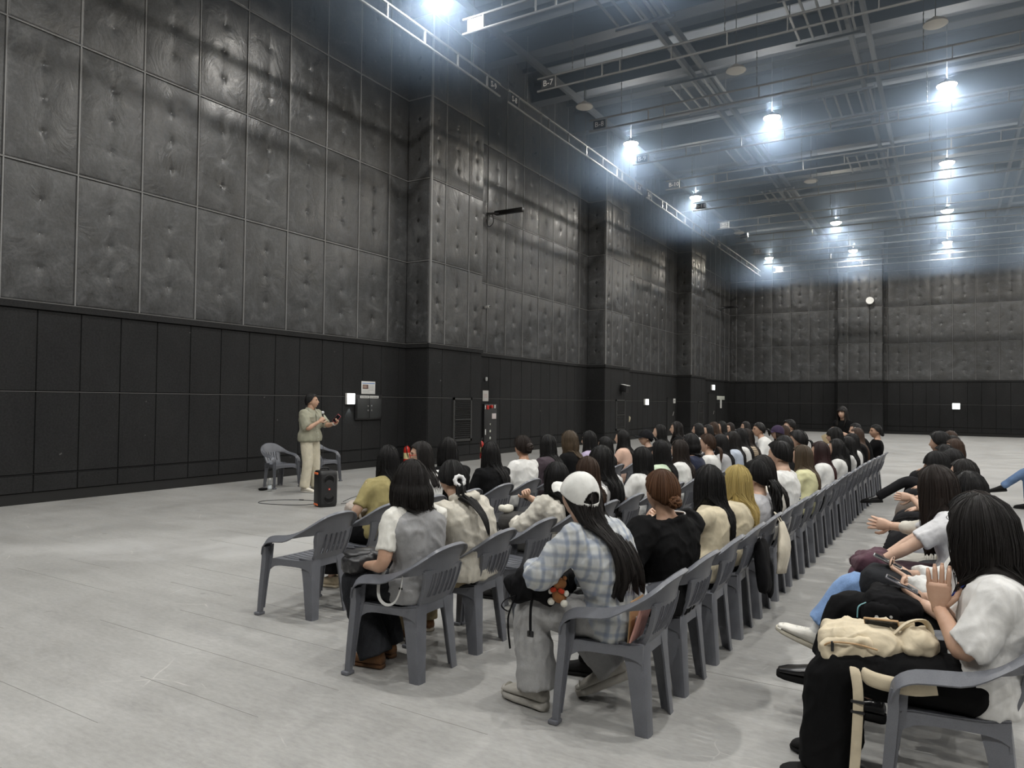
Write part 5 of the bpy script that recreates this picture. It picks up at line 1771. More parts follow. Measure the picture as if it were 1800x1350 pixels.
sit(5, 3, (-.03, 5.35, 1.17), 'woman in white tee leaning forward with long dark brown hair and hands on her lap', 'the woman in the white tee leaning forward', top=T((.70, .70, .72), sleeve=.74, sr=(.073, .07)), bottom=T((.06, .035, .045), style='loose'), head_size=1.03, hair=HL('darkbrown', L=.40, wave=.008, vol=.026), head_off=-5, head_pitch=10, twist=0,
    arms=dict(R=dict(w=(.34, -.03, .60), pole=(-.2, -.9, -.2), d=(.8, .3, -.2), n=(0, -.3, 1)), L=dict(w=(.37, .14, .585), pole=(-.1, .9, -.2), d=(.9, -.2, -.15), n=(0, .3, 1), curl=.8)))
sit(5, 4, (.16, 5.45, 1.165), 'person clapping with black hair and pale trousers, beside the white tee', 'the person clapping in pale trousers', top=T(OFFW, sleeve=1.7), bottom=T((.58, .57, .53), style='loose'), hair=dict(style='mid', L=.20, vol=.026), head_off=-5, twist=0,
    arms=dict(L=dict(w=(.30, .03, .76), d=(.95, -.05, .12), n=(.1, 1, .1), curl=.12, spread=.3), R=dict(w=(.30, -.03, .76), d=(.95, .05, .12), n=(.1, -1, .1), curl=.12, spread=.3)))
sit(5, 6, (.17, 6.85, 1.17), 'woman in black with long black hair sweeping down her back, right block', 'the woman in black with hair down her back', top=T(BLACK, sleeve=1.9), hair=HL('soft', L=.45), head_yaw=0)
sit(5, 7, (-.05, 7.55, 1.17), 'woman with black hair and a straight fringe, hands clapping low', 'the clapping woman with a straight fringe', top=T(CHAR, sleeve=.8), hair=dict(style='mid', fringe=78, L=.2), head_yaw=8, head_pitch=10,
    arms=dict(L=dict(w=(.22, .03, .75), d=(.95, -.05, .05), n=(.1, 1, .1), curl=.12), R=dict(w=(.22, -.03, .75), d=(.95, .05, .05), n=(.1, -1, .1), curl=.12)),
    bottom=T(BLACK), shoes=dict(c=(.10, .05, .035)))
sit(5, 8, (.08, 8.2, 1.175), 'person with smooth rounded black hair, behind the straight fringe', 'the person with smooth black hair', top=T(BLACK), hair=dict(style='mid', L=.22), head_yaw=0)
sit(5, 10, (.0, 9.0, 1.17), 'person in taupe trousers with a dark shoe, mostly behind the black-haired heads', 'the person in taupe trousers', top=T(CHAR), bottom=T((.17, .14, .12), style='loose'), hair=dict(style='mid', L=.2), head_yaw=0)
sit(5, 13, (-.07, 10.8, 1.22), 'young man with thick short black hair, far part of the right block', 'the young man with thick short hair', male=True, wd=1.0, top=T(BLACK, sleeve=.8), hair=dict(style='short', vol=.034), head_off=-30, legs=dict(L=dict(k=(.36, .0, .60), a=(.70, -.02, .36), foot=(.9, 0, -.1))), shoes=dict(c=(.012, .012, .013), gloss=1, sole=(.02, .02, .02)))
sit(5, 12, (.18, 10.3, 1.20), 'person with brown hair right of the young man', 'the brown-haired person right of the young man', top=T(BLACK), hair=dict(style='mid', c='brown', L=.22), head_yaw=0)
sit(5, 14, (.36, 11.4, 1.20), 'woman with long black hair over a black coat, last of the right block', 'the woman in the black coat', top=T(BLACK, sleeve=1.9), hair=HL('soft', L=.44), head_yaw=0)
sit(5, 17, (.27, 13.3, 1.21), 'woman with long lighter brown hair at the far end of the right block', 'the woman with lighter brown hair at the far end', top=T(CHAR), hair=HL('brown', L=.4), head_yaw=0)
FIG = {}
for d in PEOPLE:
    r, J = person(d)
    FIG[d['label']] = (r, J, d)
# ================================================================== the speaker, the standing woman, and the things people hold
def extra(d):
    r, J = person(d); FIG[d['label']] = (r, J, d); return r, J
MAN = extra(dict(at=(-9.30, 8.78), rz=radians(12), seated=False, male=True, h=1.03, wd=1.22, skin=1, head_yaw=22, head_pitch=-2, lean=-1, slouch=.25, face=1, pelvis=(0, 0, .91),
    label='man in khaki shirt and cream trousers speaking into a microphone', top=T((.33, .325, .25), infl=.034, sleeve=.98, sr=(.078, .074), hem=-.13, collar=True, flare=.02, wr=.018, ws=.06),
    bottom=T((.60, .555, .44), style='loose', k=1.06, over=.01), hair=dict(style='short', vol=.017, c='black'), shoes=dict(c=(.62, .58, .5), sole=(.7, .68, .63)),
    legs=dict(L=dict(k=(.04, .10, .48), a=(.02, .13, .085)), R=dict(k=(.03, -.10, .48), a=(-.02, -.11, .085))),
    arms=dict(R=dict(w=(.245, -.10, 1.195), pole=(-.25, -.5, -1), d=(.35, .55, .55), n=(.3, -.85, .2), curl=1.2, thumb=1.0), L=dict(w=(.40, .12, 1.16), pole=(-.2, .5, -1), d=(.7, -.15, .55), n=(.15, .9, -.3), curl=.9, thumb=.9))))
STAND = extra(dict(at=(-1.74, 15.4), rz=radians(-115), seated=False, h=.94, wd=.95, head_yaw=6, slouch=.2, lean=0, face=1, pelvis=(0, 0, .845),
    label='woman standing behind the seats in black short-sleeved top, long dark hair with bangs', top=T(BLACK, sleeve=.9, infl=.016), bottom=T(BLACK), hair=dict(style='long', c='soft', L=.30, fringe=70, vol=.022, wave=.01),
    legs=dict(L=dict(k=(.03, .09, .46), a=(-.01, .10, .085)), R=dict(k=(.03, -.09, .46), a=(-.01, -.10, .085))),
    arms=dict(L=dict(w=(.17, -.02, 1.06), pole=(-.3, .7, -.8), d=(.3, -.6, .5), n=(.5, .5, .3)), R=dict(w=(.19, -.02, .93), pole=(-.3, -.7, -.7), d=(.5, .6, 0), n=(.3, 0, .9)))))
BACKROW = extra(dict(at=(1.42, 13.6), rz=pi, label='person at the right picture edge, only crossed legs in blue jeans showing', top=T(BLACK), bottom=T((.10, .16, .28), style='straight', kind='denim'), hair=dict(style='mid', L=.2),
    legs=dict(L=dict(k=(.38, .0, .60), a=(.70, -.02, .33), foot=(.9, 0, -.15)), R=dict(k=(.37, -.05, .47), a=(.36, -.06, .09)))))
put_chair(1.42, 13.6, pi, 'grey plastic armchair under the crossed blue jeans at the right picture edge')

def fig(key):
    for k in FIG:
        if key in k:
            return FIG[k]
    raise KeyError(key)
def wpos(rec, p):
    r = rec[0]
    return r.location + Matrix.Rotation(r.rotation_euler.z, 3, 'Z') @ Vector(p)

def soft_box(mb, c, size, e=.45, rot=None, n=16, m=10, lump=.0, seed=1, mi=None):
    r = random.Random(seed)
    ph = [r.uniform(0, 6) for _ in range(6)]
    def sp_(v, p):
        return math.copysign(abs(v) ** p, v)
    R = []
    for i in range(m + 1):
        u = -pi / 2 + pi * i / m
        u = min(max(u, -pi / 2 + .04), pi / 2 - .04)
        ring = []
        for j in range(n):
            v = 2 * pi * j / n
            p = Vector((sp_(cos(u), e) * sp_(cos(v), e) * size[0] / 2, sp_(cos(u), e) * sp_(sin(v), e) * size[1] / 2, sp_(sin(u), e) * size[2] / 2))
            k = 1 + lump * (sin(3 * v + ph[0] + 2 * u) + .7 * sin(5 * v - 3 * u + ph[1]) + .5 * sin(7 * u + 2 * v + ph[2]))
            p *= k
            ring.append((rot @ p if rot is not None else p) + Vector(c))
        R.append(ring)
    mb.rings(R, mi=mi)
    return mb
RX = lambda a: Matrix.Rotation(radians(a), 3, 'X')
RY = lambda a: Matrix.Rotation(radians(a), 3, 'Y')
RZ = lambda a: Matrix.Rotation(radians(a), 3, 'Z')
def at_fig(key, name, p, label, cat, rz=0.0, group=None):
    rec = fig(key)
    r = empty(name, wpos(rec, p), rec[0].rotation_euler.z + rz)
    return tag(r, label, cat, group)
def strap(mb, pts, w=.012, t=.0025, side=(0, 1, 0), n=14):
    P = [Vector(p) for p in smooth_path(pts, n)]
    return mb.tube(P, [(w, t)] * n, 8, side=Vector(side), power=.6)

M['bag_black'] = cloth((.008, .008, .009)); M['bag_cream'] = cloth((.60, .52, .38)); M['leather'] = principled('black_leather_bag', (.02, .02, .022), .38)
M['steel'] = principled('bright_metal', (.6, .6, .6), .25, .9); M['screen'] = principled('dark_glass_screen', (.008, .009, .012), .12); M['pink'] = principled('pink_card', (.62, .33, .28), .6); M['kraft'] = principled('kraft_board', (.42, .27, .14), .7)
M['plush_brown'] = cloth((.30, .13, .05), 'knit'); M['plush_white'] = cloth((.72, .70, .62), 'knit'); M['redcloth'] = cloth((.50, .05, .02)); M['fuzzy'] = cloth((.05, .048, .046), 'knit'); M['orange'] = principled('orange_handle', (.80, .17, .05), .45); M['blue_cord'] = principled('blue_lanyard', (.02, .05, .28), .6)

# --- microphone and red phone in the man's hands
A = MAN[1]['A']
def hand_world(rec, k):
    S, E, W, q, s = rec[1]['A'][k]
    return W, Vector(q['d']).normalized(), Vector(q['n']).normalized()
W, d_, n_ = hand_world(MAN, 'R')
mc = wpos(MAN, W + d_ * .075 - n_ * .022)
axis = Matrix.Rotation(radians(12), 3, 'Z') @ Vector((-.12, .08, 1)).normalized()
mic = tag(empty('microphone', mc), 'corded black microphone with silver ball head held at the mouth', 'microphone')
mb = MB(); mb.tube([axis * -.09, axis * -.02, axis * .06, axis * .085], [.010, .0115, .014, .018], 14); mb.build('handle', M['black_plastic'], mic)
mb = MB(); mb.tube([axis * (.085 + .05 * t) for t in (0, .1, .3, .5, .7, .9, 1.0)], [.018, .024, .0275, .028, .026, .017, .006], 16); mb.build('grille', principled('silver_mesh', (.65, .65, .66), .35, .6), mic)
mb = MB(); end = axis * -.09
tail = [tuple(end), tuple(end + Vector((.03, -.02, -.25))), tuple(end + Vector((.06, -.05, -.7))), tuple(Vector((.16, -.14, -mc.z + .25))), tuple(Vector((.5, -.45, -mc.z + .012))), (1.0, -.9, -mc.z + .006)]
mb.tube([Vector(p) for p in smooth_path(tail, 40)], .0035, 6); mb.build('cord', M['black_plastic'], mic)
W, d_, n_ = hand_world(MAN, 'L')
pc = wpos(MAN, W + d_ * .095 - n_ * .03 + Vector((.0, 0, .02)))
ph = tag(empty('phone', pc, radians(12)), 'red-cased phone held out in the raised hand of the man', 'phone')
mb = MB(); bm_to_mb(mb, bevel_box((.075, .010, .150), .004), rot=RY(38) @ RX(-12)); mb.build('case', principled('red_phone_case', (.42, .06, .07), .4), ph)
mb = MB(); bm_to_mb(mb, bevel_box((.066, .002, .138), .0008), c=(RY(38) @ RX(-12)) @ Vector((0, -.0058, 0)), rot=RY(38) @ RX(-12)); mb.build('screen', M['screen'], ph)
mb = MB(); c = W - d_ * .012; mb.rings([[c + d_ * (t - .008) + (d_.orthogonal().normalized() * cos(a) + d_.cross(d_.orthogonal().normalized()) * sin(a)) * .031 for a in [2 * pi * j / 16 for j in range(16)]] for t in (0, .016)]); mb.build('wristband', M['white'], MAN[0])
# --- pockets, placket, collar of the khaki shirt
KH = cloth((.33, .325, .25))
for a0, a1 in ((104, 132), (48, 76)):
    patch(MAN[1], .60, .76, a0, a1, .042).build('pocket', KH, MAN[0], auto=60)
    patch(MAN[1], .735, .765, a0 - 1, a1 + 1, .046, 2).build('pocket_flap', KH, MAN[0], auto=60)
patch(MAN[1], -.10, .90, 86, 93, .041, 14, 2).build('placket', KH, MAN[0], auto=60)
bt_ = MB()
for i in range(6):
    rg_ = MAN[1]['tring'](.02 + .155 * i, .046, 48)[12]
    bt_.lathe([(.001, 0), (.006, 0), (.006, .003), (.001, .004)], 8)
    for q_ in range(len(bt_.v) - 32, len(bt_.v)):
        a_, b_, c_ = bt_.v[q_]; bt_.v[q_] = (rg_.x + c_, rg_.y + a_, rg_.z + b_)
bt_.build('buttons', M['white'], MAN[0])
for s in (-1, 1):
    mb = MB()
    nb_ = MAN[1]['nb']
    P_ = [[nb_ + V(-.02, s * .088, .045), nb_ + V(.04, s * .082, .035), nb_ + V(.078, s * .03, .0)], [nb_ + V(-.03, s * .115, .01), nb_ + V(.06, s * .115, -.015), nb_ + V(.11, s * .06, -.055)]]
    strip_sheet(mb, P_, .006, (0, s, .4)); mb.build('collar', KH, MAN[0])
# --- bag and booklet held by the standing woman
r = tag(empty('paper_bag', (-1.98, 15.24, .93), radians(-115)), 'folded tan paper fan held by the standing woman in black', 'fan')
mb = MB(); bm_to_mb(mb, bevel_box((.05, .26, .19), .01), rot=RX(24)); mb.build('sheet', principled('tan_paper', (.58, .46, .28), .7), r)
mb = MB(); bm_to_mb(mb, bevel_box((.06, .10, .02), .005), c=(0, .04, -.10)); mb.build('grip', M['kraft'], r)

# --- nearest woman: backpack with plush keychain on her lap
r = at_fig('white baseball cap', 'backpack', (.36, .12, .595), 'black backpack with hanging straps on the lap of the woman in the white cap', 'bag')
mb = MB(); soft_box(mb, (0, 0, .045), (.27, .34, .17), .6, RY(-8), 20, 12, .035, 4); soft_box(mb, (.09, .03, .015), (.12, .27, .15), .6, RY(20), 16, 10, .03, 8); soft('body', mb, M['bag_black'], r)
mb = MB(); soft_box(mb, (.135, .09, .035), (.05, .14, .10), .55, RY(25), 14, 8, .03, 5); mb.build('pocket', M['bag_black'], r, auto=None)
mb = MB(); strap(mb, [(-.02, .155, .03), (-.02, .185, -.03), (-.025, .20, -.10), (-.03, .205, -.17)], .013); mb.build('strap', M['bag_black'], r)
mb = MB(); bm_to_mb(mb, bevel_box((.034, .012, .03), .004), c=(-.03, .207, -.165)); mb.build('buckle', M['black_plastic'], r)
mb = MB(); strap(mb, [(.08, .165, .0), (.09, .19, -.05), (.105, .198, -.11), (.10, .20, -.19), (.09, .20, -.26)], .007); strap(mb, [(.08, .165, .0), (.12, .20, -.02), (.14, .205, -.055), (.10, .20, -.075), (.085, .185, -.03)], .006); mb.build('cord', M['bag_black'], r)
mb = MB(); mb.disc((.162, .115, .05), (1, .6, .3), .024, 14); mb.build('badge', principled('grey_badge', (.25, .25, .26), .4), r)
b = tag(empty('plush_keychain', wpos(fig('white baseball cap'), (.21, .25, .62)), pi), 'small brown plush bear with white paws and red bow on the black backpack', 'plush toy')
mb = MB(); soft_box(mb, (0, 0, .0), (.075, .07, .075), 1, None, 14, 10); mb.build('body', M['plush_brown'], b, auto=None)
mb = MB(); soft_box(mb, (-.0, -.0, .058), (.07, .066, .058), 1, None, 14, 10); mb.build('head', M['plush_brown'], b, auto=None)
for s in (-1, 1):
    mb = MB(); soft_box(mb, (s * .036, .02, -.03), (.036, .04, .036), 1, None, 12, 8); mb.build('paw', M['plush_white'], b, auto=None)
    mb = MB(); soft_box(mb, (s * .044, .012, .018), (.026, .026, .03), 1, None, 10, 8); mb.build('arm', M['plush_white'], b, auto=None)
    mb = MB(); soft_box(mb, (s * .028, 0, .088), (.024, .014, .024), 1, None, 10, 8); mb.build('ear', M['plush_brown'], b, auto=None)
    mb = MB(); soft_box(mb, (s * .022, .026, .03), (.036, .016, .024), .8, RY(s * 20), 10, 8); mb.build('bow', M['redcloth'], b, auto=None)
# --- pink booklet on the seat behind her
x, y = seat(4, 0)
r = tag(empty('booklet', (x + .165, y - .10, .428), pi), 'pink and kraft folder propped against the chair back behind the white cap', 'folder')
mb = MB(); bm_to_mb(mb, bevel_box((.008, .17, .21), .002), c=(0, 0, .10), rot=RY(-18)); mb.build('cover', M['pink'], r)
mb = MB(); bm_to_mb(mb, bevel_box((.004, .165, .20), .001), c=(.035, .0, .098), rot=RY(-4)); mb.build('page', M['kraft'], r)

# --- woman in the grey vest: bag, hanging pale straps
r = at_fig('grey sleeveless vest', 'handbag', (.27, .04, .60), 'black leather handbag on the lap of the woman in the grey vest', 'bag')
mb = MB(); soft_box(mb, (0, 0, .0), (.20, .33, .12), .55, RY(6), 20, 12, .03, 3); soft('body', mb, M['leather'], r)
mb = MB(); soft_box(mb, (.02, .02, .055), (.14, .24, .04), .7, None, 16, 10, .08, 6); mb.build('flap', M['leather'], r, auto=None)
v = fig('grey sleeveless vest')
mb = MB(); strap(mb, [(-.02, .205, .62), (.01, .225, .55), (.0, .235, .47), (-.05, .235, .435), (-.11, .232, .455), (-.145, .225, .53), (-.15, .215, .60)], .009, .003, (0, 0, 1), 26)
pl = mb.build('hanging_strap', cloth((.62, .62, .60)), v[0]); pl['label'] = 'pale hanging waist strap'
mb = MB(); bm_to_mb(mb, bevel_box((.024, .008, .012), .002), c=(-.147, .226, .535)); mb.build('buckle', M['black_plastic'], pl)
# --- scrunchie on the ponytail of the hooded knit
h = fig('oatmeal hooded')
T0 = h[1]['head'](Vector((-.105 - .02, 0, -.05)) * .97)
bk = h[1]['Rm'] @ Vector((-1, 0, 0)); sd = h[1]['Rm'] @ Vector((0, 1, 0)); up_ = h[1]['Rm'] @ Vector((0, 0, 1))
mb = MB(); mb.rings([[T0 + bk * .012 + sd * ((.030 + (.013 + .003 * sin(9 * a)) * cos(b_)) * cos(a)) + up_ * ((.030 + (.013 + .003 * sin(9 * a)) * cos(b_)) * sin(a)) + bk * (.014 * sin(b_)) for b_ in [2 * pi * j / 8 for j in range(8)]] for a in [2 * pi * i / 28 for i in range(28)]], closed=True)
mb.build('scrunchie', cloth((.72, .72, .72)), h[0], auto=None)
# --- olive tee woman's bag
r = at_fig('olive yellow tee', 'shoulder_bag', (.20, -.08, .60), 'crumpled beige cloth bag on the lap of the woman in the olive tee', 'bag')
mb = MB(); soft_box(mb, (0, 0, .03), (.24, .30, .16), .7, RY(-10), 20, 12, .06, 9); soft('body', mb, cloth((.42, .37, .33)), r)
mb = MB(); strap(mb, [(-.08, .12, .06), (-.14, .16, .0), (-.16, .15, -.06)], .014); mb.build('strap', cloth((.36, .32, .28)), r)
# --- ruffled blouse: watch, fuzzy bag, white plush
f = fig('ruffled cream blouse'); W, d_, n_ = hand_world(f, 'R')
u = d_.orthogonal().normalized(); w_ = d_.cross(u)
mb = MB(); mb.rings([[W - d_ * (.02 - t) + (u * cos(a) + w_ * sin(a)) * .029 for a in [2 * pi * j / 14 for j in range(14)]] for t in (0, .018)]); wt = mb.build('watch', M['black_metal'], f[0])
mb = MB(); bm_to_mb(mb, bevel_box((.034, .034, .012), .005), c=W - d_ * .011 + n_ * .031); mb.build('dial', M['screen'], wt)
r = at_fig('ruffled cream blouse', 'fuzzy_bag', (.27, .02, .585), 'dark fuzzy bag on the lap of the woman in the ruffled blouse', 'bag')
mb = MB(); soft_box(mb, (0, 0, .03), (.2, .27, .15), .75, None, 18, 12, .04, 2); mb.build('body', M['fuzzy'], r, auto=None)
r = at_fig('ruffled cream blouse', 'plush_toy', (.31, .05, .70), 'small white plush toy resting on the dark fuzzy bag', 'plush toy')
mb = MB(); soft_box(mb, (0, 0, .015), (.085, .12, .07), .9, None, 14, 10, .03, 3); mb.build('body', M['plush_white'], r, auto=None)
mb = MB(); soft_box(mb, (.035, .03, .02), (.06, .06, .055), .9, None, 12, 8, .03, 5); mb.build('head', M['plush_white'], r, auto=None)
# --- net bag beside the woman in black
r = at_fig('auburn hair in a low bun', 'woven_bag', (.14, .20, .60), 'dark wavy-striped bag between the woman in black and her neighbour', 'bag')
mb = MB(); soft_box(mb, (0, 0, .08), (.16, .12, .20), .7, None, 18, 12, .05, 7); mb.build('body', cloth((.10, .10, .12), 'stripe'), r, auto=None)
mb = MB(); strap(mb, [(-.05, 0, .16), (-.06, 0, .23), (0, 0, .26), (.06, 0, .23), (.05, 0, .16)], .008); mb.build('handle', M['bag_black'], r)
f = fig('auburn hair in a low bun')
ring = f[1]['tring'](.995, .024, 24)
mb = MB(); mb.tube([p + Vector((0, 0, .012)) for p in ring[8:17]], .005, 6); mb.build('collar_trim', M['white'], f[0])

# --- cloth bag and dark jacket hung on chair backs of the aisle row
x, y = seat(4, 4)
r = tag(empty('tote_bag', (x + .345, y - .02, .50), 0), 'cream cloth bag hung over a chair back in the aisle row', 'bag')
mb = MB()
R = []
for i in range(9):
    t = i / 8
    w_ = .05 + .10 * min(1, t * 2.2) + .02 * t
    R.append([Vector((-.004 + (.018 + .022 * sin(pi * min(1, t * 1.1))) * cos(2 * pi * j / 18) + .02 * sin(3 * t), w_ * sin(2 * pi * j / 18) + .01 * sin(5 * t), .20 - .38 * t - .03 * sin(2 * pi * j / 18) * t)) for j in range(18)])
mb.rings(R); mb.build('body', cloth((.60, .55, .45)), r, auto=None)
mb = MB(); strap(mb, [(0, .03, .19), (-.03, .03, .24), (-.05, .0, .262), (-.03, -.03, .24), (0, -.03, .19)], .012); mb.build('handle', cloth((.60, .55, .45)), r)
x, y = seat(4, 3)
r = tag(empty('jacket', (x + .33, y + .06, .46)), 'black jacket hanging through the chair back beside the cream cloth bag', 'jacket')
mb = MB(); soft_box(mb, (-.01, 0, .0), (.08, .24, .36), .6, RY(-6), 18, 12, .04, 12); mb.build('body', M['bag_black'], r, auto=None)
mb = MB(); soft_box(mb, (.02, .08, -.10), (.05, .07, .26), .7, None, 12, 10, .05, 13); mb.build('sleeve', M['bag_black'], r, auto=None)

# --- nearest woman on the right: cream backpack, phone, lanyard
r = at_fig('pressing her palms', 'backpack', (.26, .03, .575), 'cream canvas backpack on the lap of the woman pressing her palms', 'bag')
mb = MB(); soft_box(mb, (.05, .0, .015), (.33, .30, .15), .6, RY(7), 24, 14, .035, 21); soft_box(mb, (-.16, .03, .05), (.13, .20, .12), .8, None, 16, 10, .07, 22); soft('body', mb, M['bag_cream'], r)
mb = MB(); soft_box(mb, (.09, .135, .0), (.21, .06, .12), .55, RY(12), 18, 10, .03, 23); pk = soft('pocket', mb, M['bag_cream'], r, .007, .008)
mb = MB(); bm_to_mb(mb, bevel_box((.012, .008, .042), .003), c=(.145, .168, .02)); mb.build('zip_pull', M['black_metal'], pk)
mb = MB(); mb.tube([Vector(p) for p in smooth_path([(-.02, .168, .035), (.06, .172, .045), (.15, .168, .035), (.19, .15, .0)], 14)], .0035, 6); mb.build('zip', M['kraft'], pk)
mb = MB(); strap(mb, [(.07, .10, -.03), (.06, .19, -.045), (.045, .215, -.14), (.05, .22, -.30), (.06, .215, -.45), (.07, .21, -.56)], .019, .003, (1, 0, 0), 20); mb.build('strap', M['bag_cream'], r)
mb = MB()
for z in (-.165, -.205):
    bm_to_mb(mb, bevel_box((.05, .012, .012), .004), c=(.047, .22, z))
mb.build('buckle', M['black_plastic'], r)
mb = MB(); P = smooth_path([(.06, .17, -.06), (-.02, .20, -.075), (-.14, .205, -.075), (-.22, .19, -.06)], 14); mb.tube([Vector(p) for p in P], [(.032, .014)] * 14, 12, side=Vector((0, 0, 1))); mb.build('shoulder_pad', M['bag_cream'], r)
mb = MB(); P = smooth_path([(-.06, .08, .07), (-.12, .05, .13), (-.18, .0, .13), (-.20, .02, .07), (-.12, .08, .05), (-.06, .02, .09), (-.14, -.03, .10)], 30); mb.tube([Vector(p) for p in P], [(.018, .006)] * 30, 8, side=Vector((0, 1, 0))); mb.build('knotted_strap', M['bag_cream'], r)
r = at_fig('pressing her palms', 'phone', (.235, .06, .675), 'black phone with a tan edge standing on the cream backpack', 'phone')
mb = MB(); bm_to_mb(mb, bevel_box((.13, .010, .072), .004), rot=RX(-38) @ RY(4)); mb.build('case', M['kraft'], r)
mb = MB(); bm_to_mb(mb, bevel_box((.122, .004, .064), .0015), c=(RX(-38) @ RY(4)) @ Vector((0, .0042, 0)), rot=RX(-38) @ RY(4)); mb.build('screen', M['screen'], r)
f = fig('pressing her palms')
mb = MB(); sp_ = f[1]['spine']; a = sp_(.99); b = sp_(.55)
P = smooth_path([tuple(a + V(-.01, .085, .03)), tuple(a + V(.075, .075, -.02)), tuple(sp_(.75) + V(.15, .05, .0)), tuple(b + V(.165, .02, .0))], 16)
mb.tube([Vector(p) for p in P], .0035, 6); ln = mb.build('lanyard', M['blue_cord'], f[0])
mb = MB(); bm_to_mb(mb, bevel_box((.006, .012, .03), .002), c=Vector(P[-1]) + V(.003, 0, -.012)); mb.build('clip', M['blue_cord'], ln)
# --- blue print on the back of the young man's tee
f = fig('short-haired young man')
for t0, t1, a0, a1 in ((.40, .42, 224, 240), (.50, .52, 224, 240), (.40, .52, 222, 225), (.55, .57, 226, 238), (.60, .62, 226, 238), (.55, .62, 231, 234)):
    patch(f[1], t0, t1, a0, a1, .036, 2, 4, .004).build('back_print', cloth((.06, .10, .42)), f[0], auto=60)
# --- second and third on the right: phones, black backpack
r = at_fig('crossed black trousers' if False else 'legs crossed, holding a phone, black leather shoe', 'phone', (.185, .03, .715), 'grey-cased phone held by the woman with the black leather shoe', 'phone')
mb = MB(); bm_to_mb(mb, bevel_box((.15, .075, .010), .004), rot=RY(-24)); mb.build('case', principled('grey_case', (.16, .16, .18), .4), r)
mb = MB(); bm_to_mb(mb, bevel_box((.14, .068, .002), .0008), c=RY(-24) @ Vector((0, 0, .0056)), rot=RY(-24)); mb.build('screen', M['screen'], r)
r = at_fig('blue jeans with legs crossed', 'phone', (.265, .015, .735), 'silver phone held by the woman in blue jeans', 'phone')
mb = MB(); bm_to_mb(mb, bevel_box((.15, .075, .010), .004), rot=RY(-24)); mb.build('case', M['steel'], r)
mb = MB(); bm_to_mb(mb, bevel_box((.14, .068, .002), .0008), c=RY(-24) @ Vector((0, 0, .0056)), rot=RY(-24)); mb.build('screen', M['screen'], r)
r = at_fig('legs crossed, holding a phone, black leather shoe', 'backpack', (.22, .04, .565), 'black backpack with pins on the lap of the woman with the black leather shoe', 'bag')
mb = MB(); soft_box(mb, (0, 0, .02), (.26, .30, .22), .65, RY(-6), 22, 14, .035, 31); soft('body', mb, M['bag_black'], r)
mb = MB(); soft_box(mb, (.04, .13, .0), (.18, .07, .16), .6, None, 16, 10, .04, 33); mb.build('pocket', M['bag_black'], r, auto=None)
mb = MB(); mb.disc((.06, .168, .02), (.2, 1, .1), .009, 10); mb.disc((.0, .168, .03), (.1, 1, .1), .007, 10); mb.build('pin', M['white'], r)
mb = MB(); strap(mb, [(.11, .12, .07), (.14, .14, .05), (.145, .145, .0)], .006); mb.build('charm', principled('teal_charm', (.2, .42, .45), .5), r)
r = at_fig('blue jeans with legs crossed', 'backpack', (.27, .02, .585), 'dark backpack on the lap of the woman in blue jeans', 'bag')
mb = MB(); soft_box(mb, (0, 0, .02), (.26, .28, .20), .65, RY(-6), 20, 12, .035, 41); mb.build('body', cloth((.022, .023, .026)), r, auto=None)
mb = MB(); strap(mb, [(-.02, .05, .12), (-.03, .04, .16), (-.03, -.04, .16), (-.02, -.05, .12)], .01); mb.build('handle', M['bag_black'], r)
r = at_fig('white tee leaning forward', 'jacket', (.40, .08, .56), 'folded plum jacket over the knees of the woman in the white tee leaning forward', 'jacket')
mb = MB(); soft_box(mb, (0, 0, .03), (.22, .34, .13), .7, RY(18), 20, 12, .04, 51); soft('body', mb, cloth((.085, .04, .055)), r)
mb = MB(); soft_box(mb, (.08, .03, -.08), (.08, .26, .16), .7, None, 16, 10, .05, 52); mb.build('sleeve', cloth((.085, .04, .055)), r, auto=None)
r = at_fig('small white phone', 'phone', (.10, .17, 1.13), 'small white phone held up near the end of the aisle row', 'phone')
mb = MB(); bm_to_mb(mb, bevel_box((.01, .07, .14), .004)); mb.build('case', M['white'], r)
mb = MB(); bm_to_mb(mb, bevel_box((.002, .062, .13), .0008), c=(-.0056, 0, 0)); mb.build('screen', M['screen'], r)

# ================================================================== chairs
ORD = ['nearest', 'second', 'third', 'fourth', 'fifth', 'sixth', 'seventh', 'eighth', 'ninth', 'tenth', 'eleventh', 'twelfth', 'thirteenth', 'fourteenth', 'fifteenth', 'sixteenth', 'seventeenth', 'eighteenth', 'nineteenth', 'twentieth', 'twenty-first', 'twenty-second', 'twenty-third']
RN = {4: 'aisle row', 3: 'second row from the aisle', 2: 'third row from the aisle', 5: 'row right of the aisle'}
for row, n in ((4, 20), (3, 20), (2, 23), (5, 18)):
    for k in range(n):
        if row == 5 and (row, k) not in CHAIR_NOTE:
            continue
        x, y = seat(row, k)
        note = CHAIR_NOTE.get((row, k))
        if note:
            lab = 'grey plastic armchair under ' + note
        elif (row, k) == (2, 0):
            lab = 'empty grey plastic armchair at the near left corner of the seating'
        elif (row, k) == (3, 2):
            lab = 'empty grey plastic armchair beside the woman in the oatmeal hoodie'
        else:
            lab = 'grey plastic armchair, %s of the %s' % (ORD[k], RN[row])
        rz = pi + NR.uniform(-.035, .035)
        put_chair(x, y, rz if k else pi, lab)
put_chair(-10.2, 8.93, -.08, 'grey plastic armchair facing the audience, left of the man speaking')
put_chair(-10.2, 9.95, .05, 'grey plastic armchair half hidden behind the man speaking')

